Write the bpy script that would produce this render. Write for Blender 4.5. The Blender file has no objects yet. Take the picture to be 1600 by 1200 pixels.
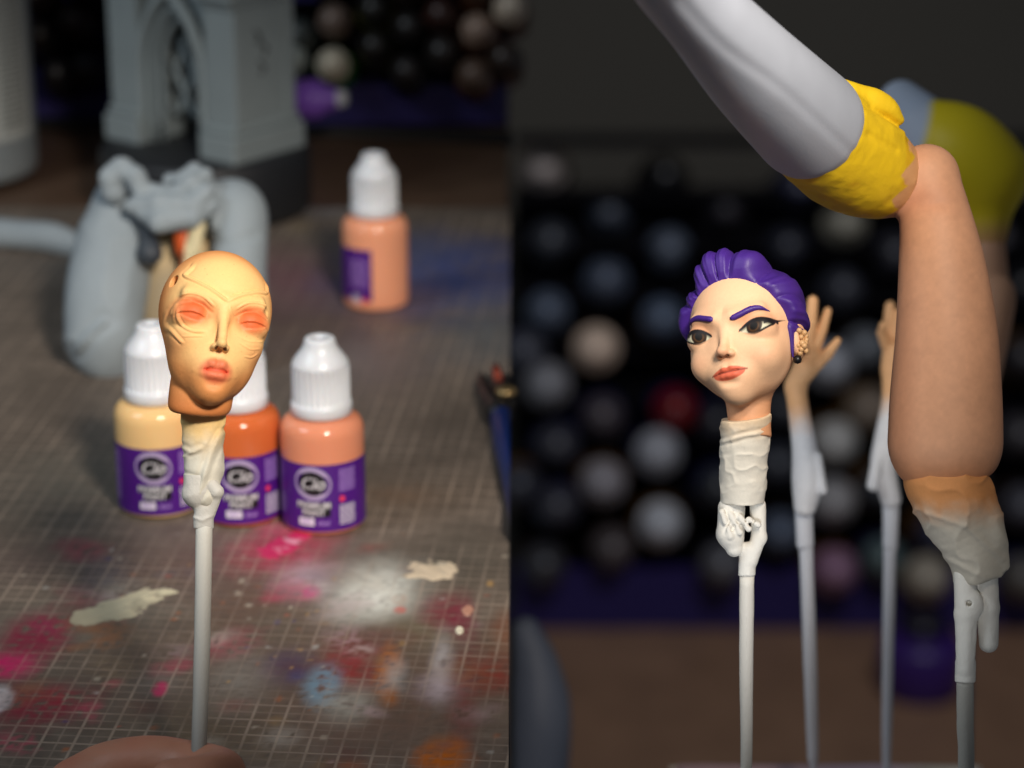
import bpy, math, random
import numpy as np
from mathutils import Matrix, Vector

random.seed(7)
SC = bpy.context.scene
U = 0.001                      # everything below is written in millimetres

# ------------------------------------------------------------------ camera
TH = math.radians(19.6); ST, CT = math.sin(TH), math.cos(TH)
F = 4000.0                     # focal length in photo pixels (1600 wide)
CAMH = 357.5                   # lens height above the cutting mat
FOCUS = 742.0
cam_d = bpy.data.cameras.new('camera'); cam = bpy.data.objects.new('camera', cam_d)
SC.collection.objects.link(cam); SC.camera = cam
cam.location = (0, 0, CAMH * U); cam.rotation_euler = (math.pi / 2 - TH, 0, 0)
cam_d.sensor_width = 36; cam_d.lens = F / 1600 * 36
cam_d.clip_start = 0.02; cam_d.clip_end = 60
cam_d.dof.use_dof = True; cam_d.dof.focus_distance = FOCUS * U; cam_d.dof.aperture_fstop = 9.6
cam_d.dof.aperture_blades = 0

# ------------------------------------------------------------------ world and lamps
W = bpy.data.worlds.new('World'); SC.world = W; W.use_nodes = True
W.node_tree.nodes['Background'].inputs[0].default_value = (0.80, 0.88, 1.0, 1)
W.node_tree.nodes['Background'].inputs[1].default_value = 0.065
SC.view_settings.view_transform = 'Standard'; SC.view_settings.look = 'None'
SC.view_settings.exposure = 0.0; SC.view_settings.gamma = 1.0
SC.view_settings.use_curve_mapping = False
SC.cycles.use_denoising = True
SC.cycles.max_bounces = 6


def P(px, py, z):
    """world point (mm) that stands z mm in front of the lens where the photo shows pixel px, py"""
    u = (px - 800) / F * z; v = (600 - py) / F * z
    return np.array([u, CT * z + ST * v, CAMH - ST * z + CT * v])


def G(px, py, h=0.0):
    """world point (mm) on the horizontal plane z = h"""
    v = (py - 600) / F
    t = (CAMH - h) / (ST + v * CT)
    return P(px, py, t)


def lamp(name, kind, pos, aim, power, color, size=60, cone=60, blend=1.0, size_y=None):
    d = bpy.data.lights.new(name, kind); o = bpy.data.objects.new(name, d)
    SC.collection.objects.link(o)
    o.location = Vector(pos) * U
    o.rotation_euler = (Vector(aim) - Vector(pos)).to_track_quat('-Z', 'Y').to_euler()
    d.energy = power; d.color = color
    if kind == 'SPOT':
        d.spot_size = math.radians(cone); d.spot_blend = blend; d.shadow_soft_size = size * U
    elif kind == 'AREA':
        d.shape = 'RECTANGLE'; d.size = size * U; d.size_y = (size_y or size) * U
    return o


# desk lamp over the mat, a soft window on its left, a lamp on the right hand stand
lamp('desk_lamp', 'SPOT', (170, 200, 580), tuple(P(420, 510, 960)), 37.0, (1.0, 0.91, 0.81), 60, 30, 1.0)
lamp('window_light', 'AREA', (-800, 500, 900), tuple(P(300, 450, 1200)), 4.2, (0.80, 0.91, 1.0), 400)
lamp('stand_lamp', 'SPOT', (115, 430, 480), tuple(P(1180, 580, 800)), 3.9, (1.0, 0.86, 0.70), 26, 28, 1.0)
lamp('arm_fill', 'SPOT', (55, 400, 70), (106, 870, 35), 2.4, (0.92, 0.95, 1.0), 25, 23, 1.0)  # unseen cool fill spot, added to brighten the arms and sticks
lamp('shelf_light', 'SPOT', (700, 1200, 2000), tuple(P(1150, 640, 4500)), 155.0, (0.95, 0.95, 1.0), 120, 42, 1.0)


# ------------------------------------------------------------------ helpers
def lin(r, g, b):
    f = lambda c: (c / 255 / 12.92) if c / 255 <= 0.04045 else ((c / 255 + 0.055) / 1.055) ** 2.4
    return np.array([f(r), f(g), f(b)])


def mat(name, col, rough=0.5, bump=0.0, bscale=400.0, metal=0.0, var=0.0, attr=False, spec=0.5,
        trans=0.0, sss=0.0, coat=0.0, vscale=60.0):
    m = bpy.data.materials.new(name); m.use_nodes = True
    nt = m.node_tree; b = nt.nodes['Principled BSDF']
    b.inputs['Roughness'].default_value = rough
    b.inputs['Metallic'].default_value = metal
    b.inputs['Specular IOR Level'].default_value = spec
    b.inputs['Transmission Weight'].default_value = trans
    b.inputs['Coat Weight'].default_value = coat
    if sss:
        b.inputs['Subsurface Weight'].default_value = sss
        b.inputs['Subsurface Radius'].default_value = (1, 0.5, 0.3)
        b.inputs['Subsurface Scale'].default_value = 0.0012
    tc = nt.nodes.new('ShaderNodeTexCoord')
    src = None
    if attr:
        a = nt.nodes.new('ShaderNodeAttribute'); a.attribute_name = 'Col'; src = a.outputs['Color']
    else:
        b.inputs['Base Color'].default_value = (*col, 1)
    if var:
        n = nt.nodes.new('ShaderNodeTexNoise'); n.inputs['Scale'].default_value = vscale
        n.inputs['Detail'].default_value = 6
        nt.links.new(tc.outputs['Object'], n.inputs['Vector'])
        mr = nt.nodes.new('ShaderNodeMapRange')
        mr.inputs['To Min'].default_value = 1 - var; mr.inputs['To Max'].default_value = 1 + var
        nt.links.new(n.outputs['Fac'], mr.inputs['Value'])
        mx = nt.nodes.new('ShaderNodeMix'); mx.data_type = 'RGBA'; mx.blend_type = 'MULTIPLY'
        mx.inputs[0].default_value = 1
        if src: nt.links.new(src, mx.inputs[6])
        else: mx.inputs[6].default_value = (*col, 1)
        nt.links.new(mr.outputs['Result'], mx.inputs[7])
        src = mx.outputs[2]
        r2 = nt.nodes.new('ShaderNodeMapRange')
        r2.inputs['To Min'].default_value = max(rough - 0.12, 0.02); r2.inputs['To Max'].default_value = min(rough + 0.12, 1)
        nt.links.new(n.outputs['Fac'], r2.inputs['Value']); nt.links.new(r2.outputs['Result'], b.inputs['Roughness'])
    if src: nt.links.new(src, b.inputs['Base Color'])
    if bump:
        n = nt.nodes.new('ShaderNodeTexNoise'); n.inputs['Scale'].default_value = bscale
        n.inputs['Detail'].default_value = 4
        nt.links.new(tc.outputs['Object'], n.inputs['Vector'])
        bp = nt.nodes.new('ShaderNodeBump'); bp.inputs['Strength'].default_value = bump
        bp.inputs['Distance'].default_value = 0.0004
        nt.links.new(n.outputs['Fac'], bp.inputs['Height']); nt.links.new(bp.outputs['Normal'], b.inputs['Normal'])
    return m


def mesh_np(name, V, faces, m, parent=None, smooth=True, col=None, k=None):
    """V (n,3) in mm; faces (m,4) or (m,3) int array or list of lists"""
    me = bpy.data.meshes.new(name)
    V = np.asarray(V, dtype=np.float64) * U
    if isinstance(faces, np.ndarray):
        kf = k or faces.shape[1]; nf = len(faces)
        me.vertices.add(len(V)); me.vertices.foreach_set('co', V.astype(np.float32).ravel())
        me.loops.add(nf * kf); me.loops.foreach_set('vertex_index', faces.astype(np.int32).ravel())
        me.polygons.add(nf)
        me.polygons.foreach_set('loop_start', np.arange(0, nf * kf, kf, dtype=np.int32))
        me.polygons.foreach_set('loop_total', np.full(nf, kf, dtype=np.int32))
        me.update(calc_edges=True)
    else:
        me.from_pydata([tuple(v) for v in V], [], faces)
        me.update()
    me.validate()
    me.polygons.foreach_set('use_smooth', np.full(len(me.polygons), smooth))
    if col is not None:
        a = me.color_attributes.new('Col', 'FLOAT_COLOR', 'POINT')
        c4 = np.ones((len(V), 4), dtype=np.float32); c4[:, :col.shape[1]] = col
        a.data.foreach_set('color', c4.ravel())
    me.materials.append(m)
    o = bpy.data.objects.new(name, me); SC.collection.objects.link(o)
    if parent is not None: o.parent = parent
    return o


def tag(o, label=None, cat=None, group=None, kind=None):
    if label: o['label'] = label
    if cat: o['category'] = cat
    if group: o['group'] = group
    if kind: o['kind'] = kind
    return o


def empty(name, loc=(0, 0, 0), rot=None):
    o = bpy.data.objects.new(name, None); SC.collection.objects.link(o)
    o.empty_display_size = 0.01
    M = Matrix.Translation(Vector(loc) * U)
    if rot is not None: M = M @ rot.to_4x4()
    o.matrix_world = M
    return o


RCAM = Matrix.Rotation(-TH, 3, 'X')
def rot3(roll, pitch, yaw):
    return RCAM @ Matrix.Rotation(math.radians(roll), 3, 'Y') @ Matrix.Rotation(math.radians(pitch), 3, 'X') @ Matrix.Rotation(math.radians(yaw), 3, 'Z')


# ---- value noise
def _h(ix, iy, iz):
    n = (ix.astype(np.int64) * 374761393 + iy.astype(np.int64) * 668265263 + iz.astype(np.int64) * 2147483647) & 0xFFFFFFFF
    n = ((n ^ (n >> 13)) * 1274126177) & 0xFFFFFFFF
    n = (n ^ (n >> 16)) & 0xFFFF
    return n / 32767.5 - 1.0


def noise(p, scale=1.0, octv=3, seed=0):
    p = np.asarray(p, dtype=np.float64) * scale + seed * 17.31
    out = np.zeros(len(p)); amp = 1.0; tot = 0
    for _ in range(octv):
        i = np.floor(p); f = p - i; f = f * f * (3 - 2 * f); i = i.astype(np.int64)
        c = lambda a, b, d: _h(i[:, 0] + a, i[:, 1] + b, i[:, 2] + d)
        x00 = c(0,0,0) * (1 - f[:,0]) + c(1,0,0) * f[:,0]; x10 = c(0,1,0) * (1 - f[:,0]) + c(1,1,0) * f[:,0]
        x01 = c(0,0,1) * (1 - f[:,0]) + c(1,0,1) * f[:,0]; x11 = c(0,1,1) * (1 - f[:,0]) + c(1,1,1) * f[:,0]
        y0 = x00 * (1 - f[:,1]) + x10 * f[:,1]; y1 = x01 * (1 - f[:,1]) + x11 * f[:,1]
        out += amp * (y0 * (1 - f[:,2]) + y1 * f[:,2]); tot += amp
        amp *= 0.5; p = p * 2.03 + 5.7
    return out / tot


def sstep(a, b, x):
    t = np.clip((x - a) / (b - a), 0, 1); return t * t * (3 - 2 * t)


# ---- signed distance shapes (p is (n,3))
def ell(p, c, r):
    k0 = k1 = 0.0
    for i in range(3):
        q = (p[:, i] - float(c[i])) / float(r[i]); k0 = k0 + q * q
        q = q / float(r[i]); k1 = k1 + q * q
    k0 = np.sqrt(k0); k1 = np.sqrt(k1) + 1e-9
    return k0 * (k0 - 1) / k1


def sph(p, c, r):
    return np.sqrt((p[:, 0] - c[0]) ** 2 + (p[:, 1] - c[1]) ** 2 + (p[:, 2] - c[2]) ** 2) - r


def cone(p, a, b, ra, rb):
    ax, ay, az = (float(v) for v in a); bx_, by_, bz_ = float(b[0]) - ax, float(b[1]) - ay, float(b[2]) - az
    x = p[:, 0] - ax; y = p[:, 1] - ay; z = p[:, 2] - az
    t = (x * bx_ + y * by_ + z * bz_) * (1.0 / (bx_ * bx_ + by_ * by_ + bz_ * bz_ + 1e-12))
    np.clip(t, 0, 1, out=t)
    x -= t * bx_; y -= t * by_; z -= t * bz_
    return np.sqrt(x * x + y * y + z * z) - (float(ra) + (float(rb) - float(ra)) * t)


def chain(p, pts, k=0.5):
    d = None
    if k >= 2:                 # long limbs: resample the path so that it bends and tapers smoothly
        q = bez([(*a, r) for a, r in pts], 5 if k == 2 else 12); pts = [(v[:3], v[3]) for v in q]; k = 0
    for (a, ra), (b, rb) in zip(pts[:-1], pts[1:]):
        e = cone(p, a, b, ra, rb); d = e if d is None else (smin(d, e, k) if k else np.minimum(d, e))
    return d


def smin(a, b, k):
    h = np.clip(0.5 + 0.5 * (b - a) / k, 0, 1)
    return b + (a - b) * h - k * h * (1 - h)


def smax(a, b, k): return -smin(-a, -b, k)
def ssub(a, b, k): return smax(a, -b, k)


def polygonize(f, lo, hi, h):
    lo = np.array(lo, dtype=float); hi = np.array(hi, dtype=float); B = 4
    nb = np.ceil((hi - lo) / (h * B)).astype(int); n = nb * B + 1
    cs = [lo[i] + (np.arange(nb[i]) + 0.5) * h * B for i in range(3)]
    X, Y, Z = np.meshgrid(*cs, indexing='ij')
    dc = f(np.asfortranarray(np.stack([X.ravel(), Y.ravel(), Z.ravel()], 1), dtype=np.float32)).reshape(nb)
    act = np.abs(dc) < h * B * 1.6
    rep = lambda a: np.repeat(np.repeat(np.repeat(a, B, 0), B, 1), B, 2)
    m = np.zeros(n, bool); r = rep(act)
    for a in (0, 1):
        for b in (0, 1):
            for c in (0, 1):
                m[a:a + r.shape[0], b:b + r.shape[1], c:c + r.shape[2]] |= r
    D = np.ones(n, np.float32); D[:-1, :-1, :-1] = np.where(rep(dc) < 0, -1.0, 1.0)
    idx = np.nonzero(m)
    pts = np.stack([lo[i] + idx[i] * h for i in range(3)], 1)
    D[idx] = f(np.asfortranarray(pts, dtype=np.float32))
    s = D < 0
    cnt = np.zeros(n - 1, np.int8)
    for a in (0, 1):
        for b in (0, 1):
            for c in (0, 1):
                cnt += s[a:n[0] - 1 + a, b:n[1] - 1 + b, c:n[2] - 1 + c]
    cell = np.nonzero((cnt > 0) & (cnt < 8)); nc = len(cell[0])
    vid = np.full(n - 1, -1, np.int32); vid[cell] = np.arange(nc)
    acc = np.zeros((nc, 3)); num = np.zeros(nc)
    offs = [(a, b, c) for a in (0, 1) for b in (0, 1) for c in (0, 1)]
    val = {o: D[cell[0] + o[0], cell[1] + o[1], cell[2] + o[2]] for o in offs}
    for o in offs:
        for ax in range(3):
            if o[ax] == 0:
                q = list(o); q[ax] = 1; q = tuple(q)
                a, b = val[o], val[q]; cr = (a < 0) != (b < 0)
                t = np.where(cr, a / np.where(cr, a - b, 1), 0)
                pos = np.tile(np.array(o, dtype=float), (nc, 1)); pos[:, ax] += t
                acc[cr] += pos[cr]; num[cr] += 1
    V = (np.stack(cell, 1) + acc / np.maximum(num, 1)[:, None]) * h + lo
    quads = []
    for ax in range(3):
        sl0 = [slice(None)] * 3; sl1 = [slice(None)] * 3
        sl0[ax] = slice(0, n[ax] - 1); sl1[ax] = slice(1, n[ax])
        a, b = s[tuple(sl0)], s[tuple(sl1)]
        e = np.nonzero(a != b)
        o1, o2 = [i for i in range(3) if i != ax]
        ok = (e[o1] > 0) & (e[o2] > 0) & (e[o1] < n[o1] - 1) & (e[o2] < n[o2] - 1)
        e = [x[ok] for x in e]; flip = a[tuple(e)]
        def cid(d1, d2):
            q = list(e); q[o1] = e[o1] - d1; q[o2] = e[o2] - d2
            return vid[tuple(q)]
        Q = np.stack([cid(1, 1), cid(0, 1), cid(0, 0), cid(1, 0)], 1)
        if ax == 1: flip = ~flip
        Q[~flip] = Q[~flip][:, ::-1]
        quads.append(Q)
    Q = np.concatenate(quads); Q = Q[(Q >= 0).all(1)]
    return V, Q


def normals(V, Q):
    n = np.cross(V[Q[:, 2]] - V[Q[:, 0]], V[Q[:, 3]] - V[Q[:, 1]]); N = np.zeros_like(V)
    for i in range(4): np.add.at(N, Q[:, i], n)
    return N / (np.linalg.norm(N, axis=1, keepdims=True) + 1e-12)


def relax(V, Q, n):
    """a few rounds of averaging, for surfaces without fine detail"""
    E = np.concatenate([Q[:, [0, 1]], Q[:, [1, 2]], Q[:, [2, 3]], Q[:, [3, 0]]]); N = len(V)
    cnt = np.maximum(np.bincount(E[:, 0], minlength=N), 1)
    for _ in range(n):
        A = np.stack([np.bincount(E[:, 0], V[E[:, 1], i], N) / cnt for i in range(3)], 1)
        V = 0.4 * V + 0.6 * A
    return V


def crumple(p, sc, seed, amp):
    """sharp creases as in crumpled tape or cloth"""
    return -amp * (1 - np.abs(noise(p, sc, 2, seed))) ** 5


def sdf_obj(name, f, lo, hi, h, m, parent, colf=None, disp=None, rx=0):
    V, Q = polygonize(f, lo, hi, h)
    if rx: V = relax(V, Q, rx)
    if disp is not None:
        N = normals(V, Q); V = V + N * disp(V, N)[:, None]
    c = None
    if colf is not None:
        c = colf(V, normals(V, Q))
    return mesh_np(name, V, Q, m, parent, True, c)


def lathe(prof, seg=64, ribs=None):
    """prof: list of (r, z).  ribs = (z0, z1, count, depth)"""
    prof = np.array(prof, dtype=float); n = len(prof)
    a = np.linspace(0, 2 * np.pi, seg, endpoint=False)
    R = np.tile(prof[:, 0][:, None], (1, seg)); Zs = np.tile(prof[:, 1][:, None], (1, seg))
    if ribs:
        z0, z1, cnt, dep = ribs
        w = ((Zs >= z0) & (Zs <= z1)) * dep
        R = R - w * (0.5 + 0.5 * np.sign(np.sin(a * cnt) + 0.25))[None, :]
    V = np.stack([R * np.sin(a), -R * np.cos(a), Zs], 2).reshape(-1, 3)
    q = []
    i = np.arange(seg); j = (i + 1) % seg
    for k in range(n - 1):
        q.append(np.stack([k * seg + i, k * seg + j, (k + 1) * seg + j, (k + 1) * seg + i], 1))
    return V, np.concatenate(q)


def box(c, s, ang=0.0):
    x, y, z = np.array(s) / 2
    V = np.array([[-x,-y,-z],[x,-y,-z],[x,y,-z],[-x,y,-z],[-x,-y,z],[x,-y,z],[x,y,z],[-x,y,z]], dtype=float)
    ca, sa = math.cos(ang), math.sin(ang)
    V = V @ np.array([[ca, sa, 0], [-sa, ca, 0], [0, 0, 1]]) + np.array(c)
    Fq = np.array([[3,2,1,0],[4,5,6,7],[0,1,5,4],[1,2,6,5],[2,3,7,6],[3,0,4,7]])
    return V, Fq


def join(parts):
    Vs, Fs, n = [], [], 0
    for V, Fq in parts:
        Vs.append(V); Fs.append(Fq + n); n += len(V)
    return np.concatenate(Vs), np.concatenate(Fs)


def bevel(o, w, seg=2):
    b = o.modifiers.new('bevel', 'BEVEL'); b.width = w * U; b.segments = seg; b.limit_method = 'ANGLE'
    return o


def tube(pts, rad, seg=12, cap=True):
    """swept tube along points with a radius each"""
    pts = np.array(pts, dtype=float); n = len(pts); rad = np.broadcast_to(rad, (n,))
    V = []; up = np.array([0.3, 1, 0.2])
    for i in range(n):
        t = pts[min(i + 1, n - 1)] - pts[max(i - 1, 0)]; t /= np.linalg.norm(t) + 1e-12
        a = np.cross(t, up); a /= np.linalg.norm(a) + 1e-12; b = np.cross(t, a)
        for k in range(seg):
            w = 2 * math.pi * k / seg
            V.append(pts[i] + rad[i] * (math.cos(w) * a + math.sin(w) * b))
    Fq = []
    for i in range(n - 1):
        for k in range(seg):
            l = (k + 1) % seg
            Fq.append([i * seg + k, i * seg + l, (i + 1) * seg + l, (i + 1) * seg + k])
    if cap:
        V.append(pts[0]); V.append(pts[-1]); c0, c1 = n * seg, n * seg + 1
        for k in range(seg):
            l = (k + 1) % seg
            Fq.append([c0, l, k, k]); Fq.append([c1, (n - 1) * seg + k, (n - 1) * seg + l, (n - 1) * seg + l])
    out = [[i for j, i in enumerate(q) if i not in q[:j]] for q in Fq]
    return np.array(V), out


# ------------------------------------------------------------------ materials
M = {}
M['wood'] = mat('desk_wood', lin(96, 74, 58), 0.45, 0.15, 90, var=0.35, vscale=25)
M['dark_edge'] = mat('dark_edge', lin(22, 18, 17), 0.6, 0.1)
M['cap'] = mat('white_plastic', lin(222, 225, 230), 0.32, 0.05, 900, sss=0.15)
M['label'] = mat('purple_label', lin(78, 22, 128), 0.35, 0.03, 700, var=0.10)
M['ring'] = mat('emblem_grey', lin(176, 160, 196), 0.4)
M['black'] = mat('print_black', lin(14, 12, 16), 0.4)
M['silver'] = mat('print_silver', lin(205, 203, 208), 0.4)
M['white'] = mat('print_white', lin(232, 226, 236), 0.45)
M['lilac'] = mat('print_lilac', lin(176, 140, 215), 0.45)
M['red'] = mat('print_red', lin(232, 60, 90), 0.45)
M['tape'] = mat('masking_tape', None, 0.72, 0.25, 700, attr=True, spec=0.25)
M['primed'] = mat('primer_white', lin(226, 222, 212), 0.62, 0.35, 1500, spec=0.3, var=0.06)
M['stick'] = mat('stick_paint', None, 0.6, 0.35, 1600, attr=True, spec=0.3)
M['skin'] = mat('painted_resin', None, 0.55, 0.10, 3000, attr=True, spec=0.35)
M['grey'] = mat('grey_primer', lin(150, 160, 166), 0.62, 0.15, 800, var=0.07, spec=0.3, vscale=120)
M['greycol'] = mat('grey_primer_painted', None, 0.62, 0.15, 800, attr=True, spec=0.3)
M['stone'] = mat('grey_resin', lin(140, 150, 152), 0.6, 0.25, 500, var=0.08, spec=0.3)
M['pedestal'] = mat('black_pedestal', lin(34, 35, 38), 0.5, 0.1)
M['hair'] = mat('purple_hair_paint', lin(64, 34, 126), 0.5, 0.12, 1800, spec=0.4, var=0.08, vscale=200)
M['hand'] = mat('skin', None, 0.5, 0.2, 900, attr=True, spec=0.4, sss=0.2)
M['rack'] = mat('rack_blue', lin(38, 28, 92), 0.6, 0.05)
M['table'] = mat('table_wood', lin(150, 116, 92), 0.45, 0.15, 60, var=0.3, vscale=12)
M['wall'] = mat('grey_wall', lin(82, 78, 70), 0.85, 0.1, 40, var=0.06, vscale=4)
M['block'] = mat('stand_foam', None, 0.8, 0.3, 600, attr=True)
M['bluegrip'] = mat('blue_grip', lin(16, 40, 100), 0.4, 0.15, 300)
M['steel'] = mat('tool_steel', lin(52, 50, 50), 0.38, 0.1, 500, metal=0.6)
M['orange_plastic'] = mat('orange_plastic', lin(140, 56, 36), 0.5)
M['jar'] = mat('frosted_plastic', lin(150, 158, 162), 0.35, 0.05, sss=0.1)
M['jarlabel'] = mat('jar_label', lin(196, 200, 196), 0.5, 0.05)
M['paint'] = mat('dried_paint', None, 0.42, 0.3, 500, attr=True, spec=0.4)
M['cloth_white'] = mat('white_boot', None, 0.5, 0.15, 1500, attr=True, spec=0.35)

# ------------------------------------------------------------------ left: desk, cutting mat
def desk():
    V, Fq = box((-402, 1060, -14), (800, 1010, 20))
    o = mesh_np('desk', V, Fq, M['wood'], smooth=False); bevel(o, 1.5)
    tag(o, kind='structure')
    # dark strip along the foot of the bottle shelf
    a, b = G(-200, 186), G(800, 214)
    V, Fq = tube([a + [0, 0, -1.5], (a + b) / 2 + [0, 6, -1.5], b + [-1, 0, -1.5]], 5.0, 10)
    o = mesh_np('dark_strip', V, Fq, M['dark_edge']); tag(o, 'dark strip lying along the foot of the bottle shelf', 'dark_strip')
desk()

GAM = math.radians(5.0)
def paint_color(X, Y):
    """albedo and paint cover of the mat at ground points (mm)"""
    p = np.stack([X, Y, np.zeros_like(X)], 1)
    n1 = noise(p, 0.035, 4, 1); n2 = noise(p, 0.16, 4, 2); n3 = noise(p, 0.5, 3, 3); n4 = noise(p, 0.012, 3, 4)
    base = np.tile(lin(104, 93, 83), (len(X), 1)) * (1 + 0.26 * n1 + 0.20 * n2 + 0.12 * n3)[:, None]
    cover = np.zeros(len(X))
    # soft over-spray films
    def film(px, py, rx, ry, col, op, soft=1.0, rot=0.0, wob=0.45, hard=0.0):
        nonlocal base, cover
        rx, ry, soft = rx * 1.4, ry * 1.4, min(1.0, soft * 1.3); op = min(1.0, op * 1.12)
        c = G(px, py); a = G(px + rx, py); b = G(px, py - ry)
        Rx = abs(a[0] - c[0]); Ry = abs(b[1] - c[1])
        dx, dy = X - c[0], Y - c[1]
        ca, sa = math.cos(rot), math.sin(rot)
        u = (dx * ca + dy * sa) / Rx; v = (-dx * sa + dy * ca) / Ry
        d = np.sqrt(u * u + v * v) + wob * (n2 * 0.6 + n1 * 0.5 + n3 * 0.25)
        w = op * (1 - sstep(1 - soft, 1.0 + 0.02, d))
        if hard: w = w * sstep(-0.35, 0.1, n3 + n2 * 0.6 + hard)
        w = w * np.clip(0.80 + 0.55 * n3 + 0.45 * n2, 0.15, 1.0)
        base = base * (1 - w[:, None]) + np.array(col) * 0.92 * w[:, None]
        cover = np.maximum(cover, w)
    film(480, 470, 160, 80, lin(112, 86, 96), 0.55)
    film(440, 430, 90, 50, lin(130, 80, 92), 0.5)
    film(700, 430, 170, 60, lin(50, 76, 146), 0.95)
    film(620, 390, 120, 40, lin(90, 98, 128), 0.5)
    film(560, 560, 170, 70, lin(120, 112, 118), 0.45)
    film(500, 320, 60, 16, lin(150, 160, 172), 0.7, wob=0.5)
    film(470, 355, 30, 12, lin(150, 130, 100), 0.5)
    film(640, 460, 60, 26, lin(135, 105, 112), 0.35)
    film(770, 520, 90, 60, lin(86, 104, 116), 0.5)
    film(90, 640, 110, 60, lin(62, 55, 50), 0.4)
    film(120, 760, 160, 70, lin(84, 88, 82), 0.5)
    film(40, 880, 110, 40, lin(88, 72, 72), 0.45)
    film(170, 960, 190, 44, lin(112, 118, 110), 0.55, rot=0.35)
    # broad old over-spray
    film(420, 1000, 330, 120, lin(104, 84, 66), 0.55)
    film(620, 1110, 230, 110, lin(112, 78, 64), 0.5)
    film(150, 1080, 220, 110, lin(66, 58, 54), 0.55)
    film(330, 880, 160, 60, lin(104, 74, 70), 0.45)
    film(700, 880, 120, 60, lin(78, 76, 68), 0.5)
    film(330, 1150, 160, 60, lin(86, 74, 52), 0.5)
    # worn sprayed spots at the front
    film(440, 860, 95, 44, lin(196, 36, 84), 0.85, soft=0.9)
    film(430, 825, 45, 16, lin(205, 90, 120), 0.6)
    film(480, 905, 60, 34, lin(206, 178, 190), 0.85, soft=0.8)
    film(485, 925, 12, 8, lin(226, 60, 150), 1.0, soft=0.4)
    film(585, 925, 95, 56, lin(214, 216, 206), 1.0, soft=0.9)
    film(590, 930, 60, 40, lin(240, 240, 230), 1.0, soft=0.7)
    film(625, 953, 10, 6, lin(220, 110, 100), 0.8, soft=0.4)
    film(540, 955, 45, 24, lin(190, 188, 176), 0.6)
    film(640, 985, 90, 34, lin(122, 112, 84), 0.55)
    film(700, 955, 50, 32, lin(128, 44, 60), 0.8, soft=0.6)
    film(725, 975, 26, 40, lin(128, 40, 66), 0.6)
    film(550, 1035, 60, 46, lin(150, 40, 44), 0.85, soft=0.7)
    film(600, 995, 70, 22, lin(112, 66, 62), 0.7)
    film(450, 1040, 56, 30, lin(72, 60, 92), 0.75, soft=0.7)
    film(465, 1055, 18, 12, lin(50, 64, 130), 0.6)
    film(505, 1070, 30, 32, lin(120, 152, 172), 0.9, soft=0.5, hard=0.25)
    film(545, 1100, 50, 34, lin(178, 178, 168), 0.7)
    film(605, 1050, 20, 44, lin(184, 110, 50), 0.8, soft=0.5, hard=0.2)
    film(615, 1060, 22, 34, lin(170, 178, 180), 0.6)
    film(612, 1090, 14, 16, lin(160, 92, 30), 0.8)
    film(690, 1040, 20, 60, lin(196, 190, 192), 0.75, soft=0.8)
    film(690, 1075, 44, 30, lin(184, 168, 176), 0.75, soft=0.9)
    film(725, 1100, 30, 80, lin(130, 60, 60), 0.6)
    film(770, 1055, 60, 34, lin(140, 56, 46), 0.8)
    film(790, 985, 30, 44, lin(150, 86, 50), 0.5)
    film(690, 1185, 44, 36, lin(190, 100, 24), 0.9, soft=0.5)
    film(545, 1195, 40, 12, lin(160, 80, 40), 0.6)
    film(370, 1060, 60, 50, lin(150, 146, 138), 0.55)
    film(250, 1065, 50, 26, lin(130, 122, 116), 0.5)
    film(250, 1077, 11, 11, lin(206, 40, 104), 1.0, soft=0.4)
    film(50, 1000, 60, 44, lin(136, 30, 62), 0.85, soft=0.6, hard=0.3)
    film(10, 1040, 50, 22, lin(196, 40, 100), 0.9, soft=0.5)
    film(60, 1100, 90, 36, lin(128, 30, 52), 0.85, soft=0.6, hard=0.35)
    film(-10, 1095, 22, 22, lin(206, 200, 204), 1.0, soft=0.3)
    film(75, 975, 26, 14, lin(150, 34, 80), 0.8, hard=0.3)
    film(380, 940, 70, 50, lin(110, 78, 62), 0.45)
    film(420, 980, 60, 30, lin(96, 92, 80), 0.5)
    film(620, 775, 70, 20, lin(120, 90, 66), 0.4)
    rq = np.random.RandomState(12)
    blot = [lin(196, 60, 96), lin(206, 200, 190), lin(150, 46, 48), lin(160, 100, 56), lin(84, 84, 100), lin(120, 104, 84), lin(200, 170, 176), lin(56, 50, 48), lin(150, 120, 80), lin(100, 60, 54)]
    for i in range(70):
        px, py = rq.uniform(20, 790), rq.uniform(850, 1195); rr = rq.uniform(10, 46)
        film(px, py, rr, rr * rq.uniform(0.35, 0.8), blot[rq.randint(len(blot))], rq.uniform(0.2, 0.55), soft=rq.uniform(0.5, 1), rot=rq.uniform(-1, 1), wob=0.8, hard=rq.uniform(0, 0.4))
    # specks
    rs = np.random.RandomState(5)
    pal = [lin(214, 204, 184), lin(190, 150, 90), lin(60, 60, 110), lin(180, 84, 60), lin(190, 190, 184), lin(160, 90, 50)]
    for i in range(80):
        px, py = rs.uniform(30, 800), rs.uniform(830, 1190)
        if rs.rand() < 0.5: px, py = rs.normal(420, 70), rs.normal(970, 50)
        c = G(px, py); r = rs.uniform(0.5, 1.4)
        near = np.abs(X - c[0]) < 5; k = np.nonzero(near & (np.abs(Y - c[1]) < 5))[0]
        if len(k) == 0: continue
        d = np.hypot(X[k] - c[0], (Y[k] - c[1]) * rs.uniform(0.5, 1)) / r + 0.4 * n3[k]
        w = (1 - sstep(0.7, 1.1, d)) * rs.uniform(0.25, 0.6)
        base[k] = base[k] * (1 - w[:, None]) + pal[rs.randint(len(pal))] * w[:, None]
        cover[k] = np.maximum(cover[k], w)
    # scratches and grime
    scr = noise(np.stack([X * 0.02 + Y * 0.15, Y * 0.02 - X * 0.15, X * 0], 1), 1.0, 3, 9)
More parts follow.
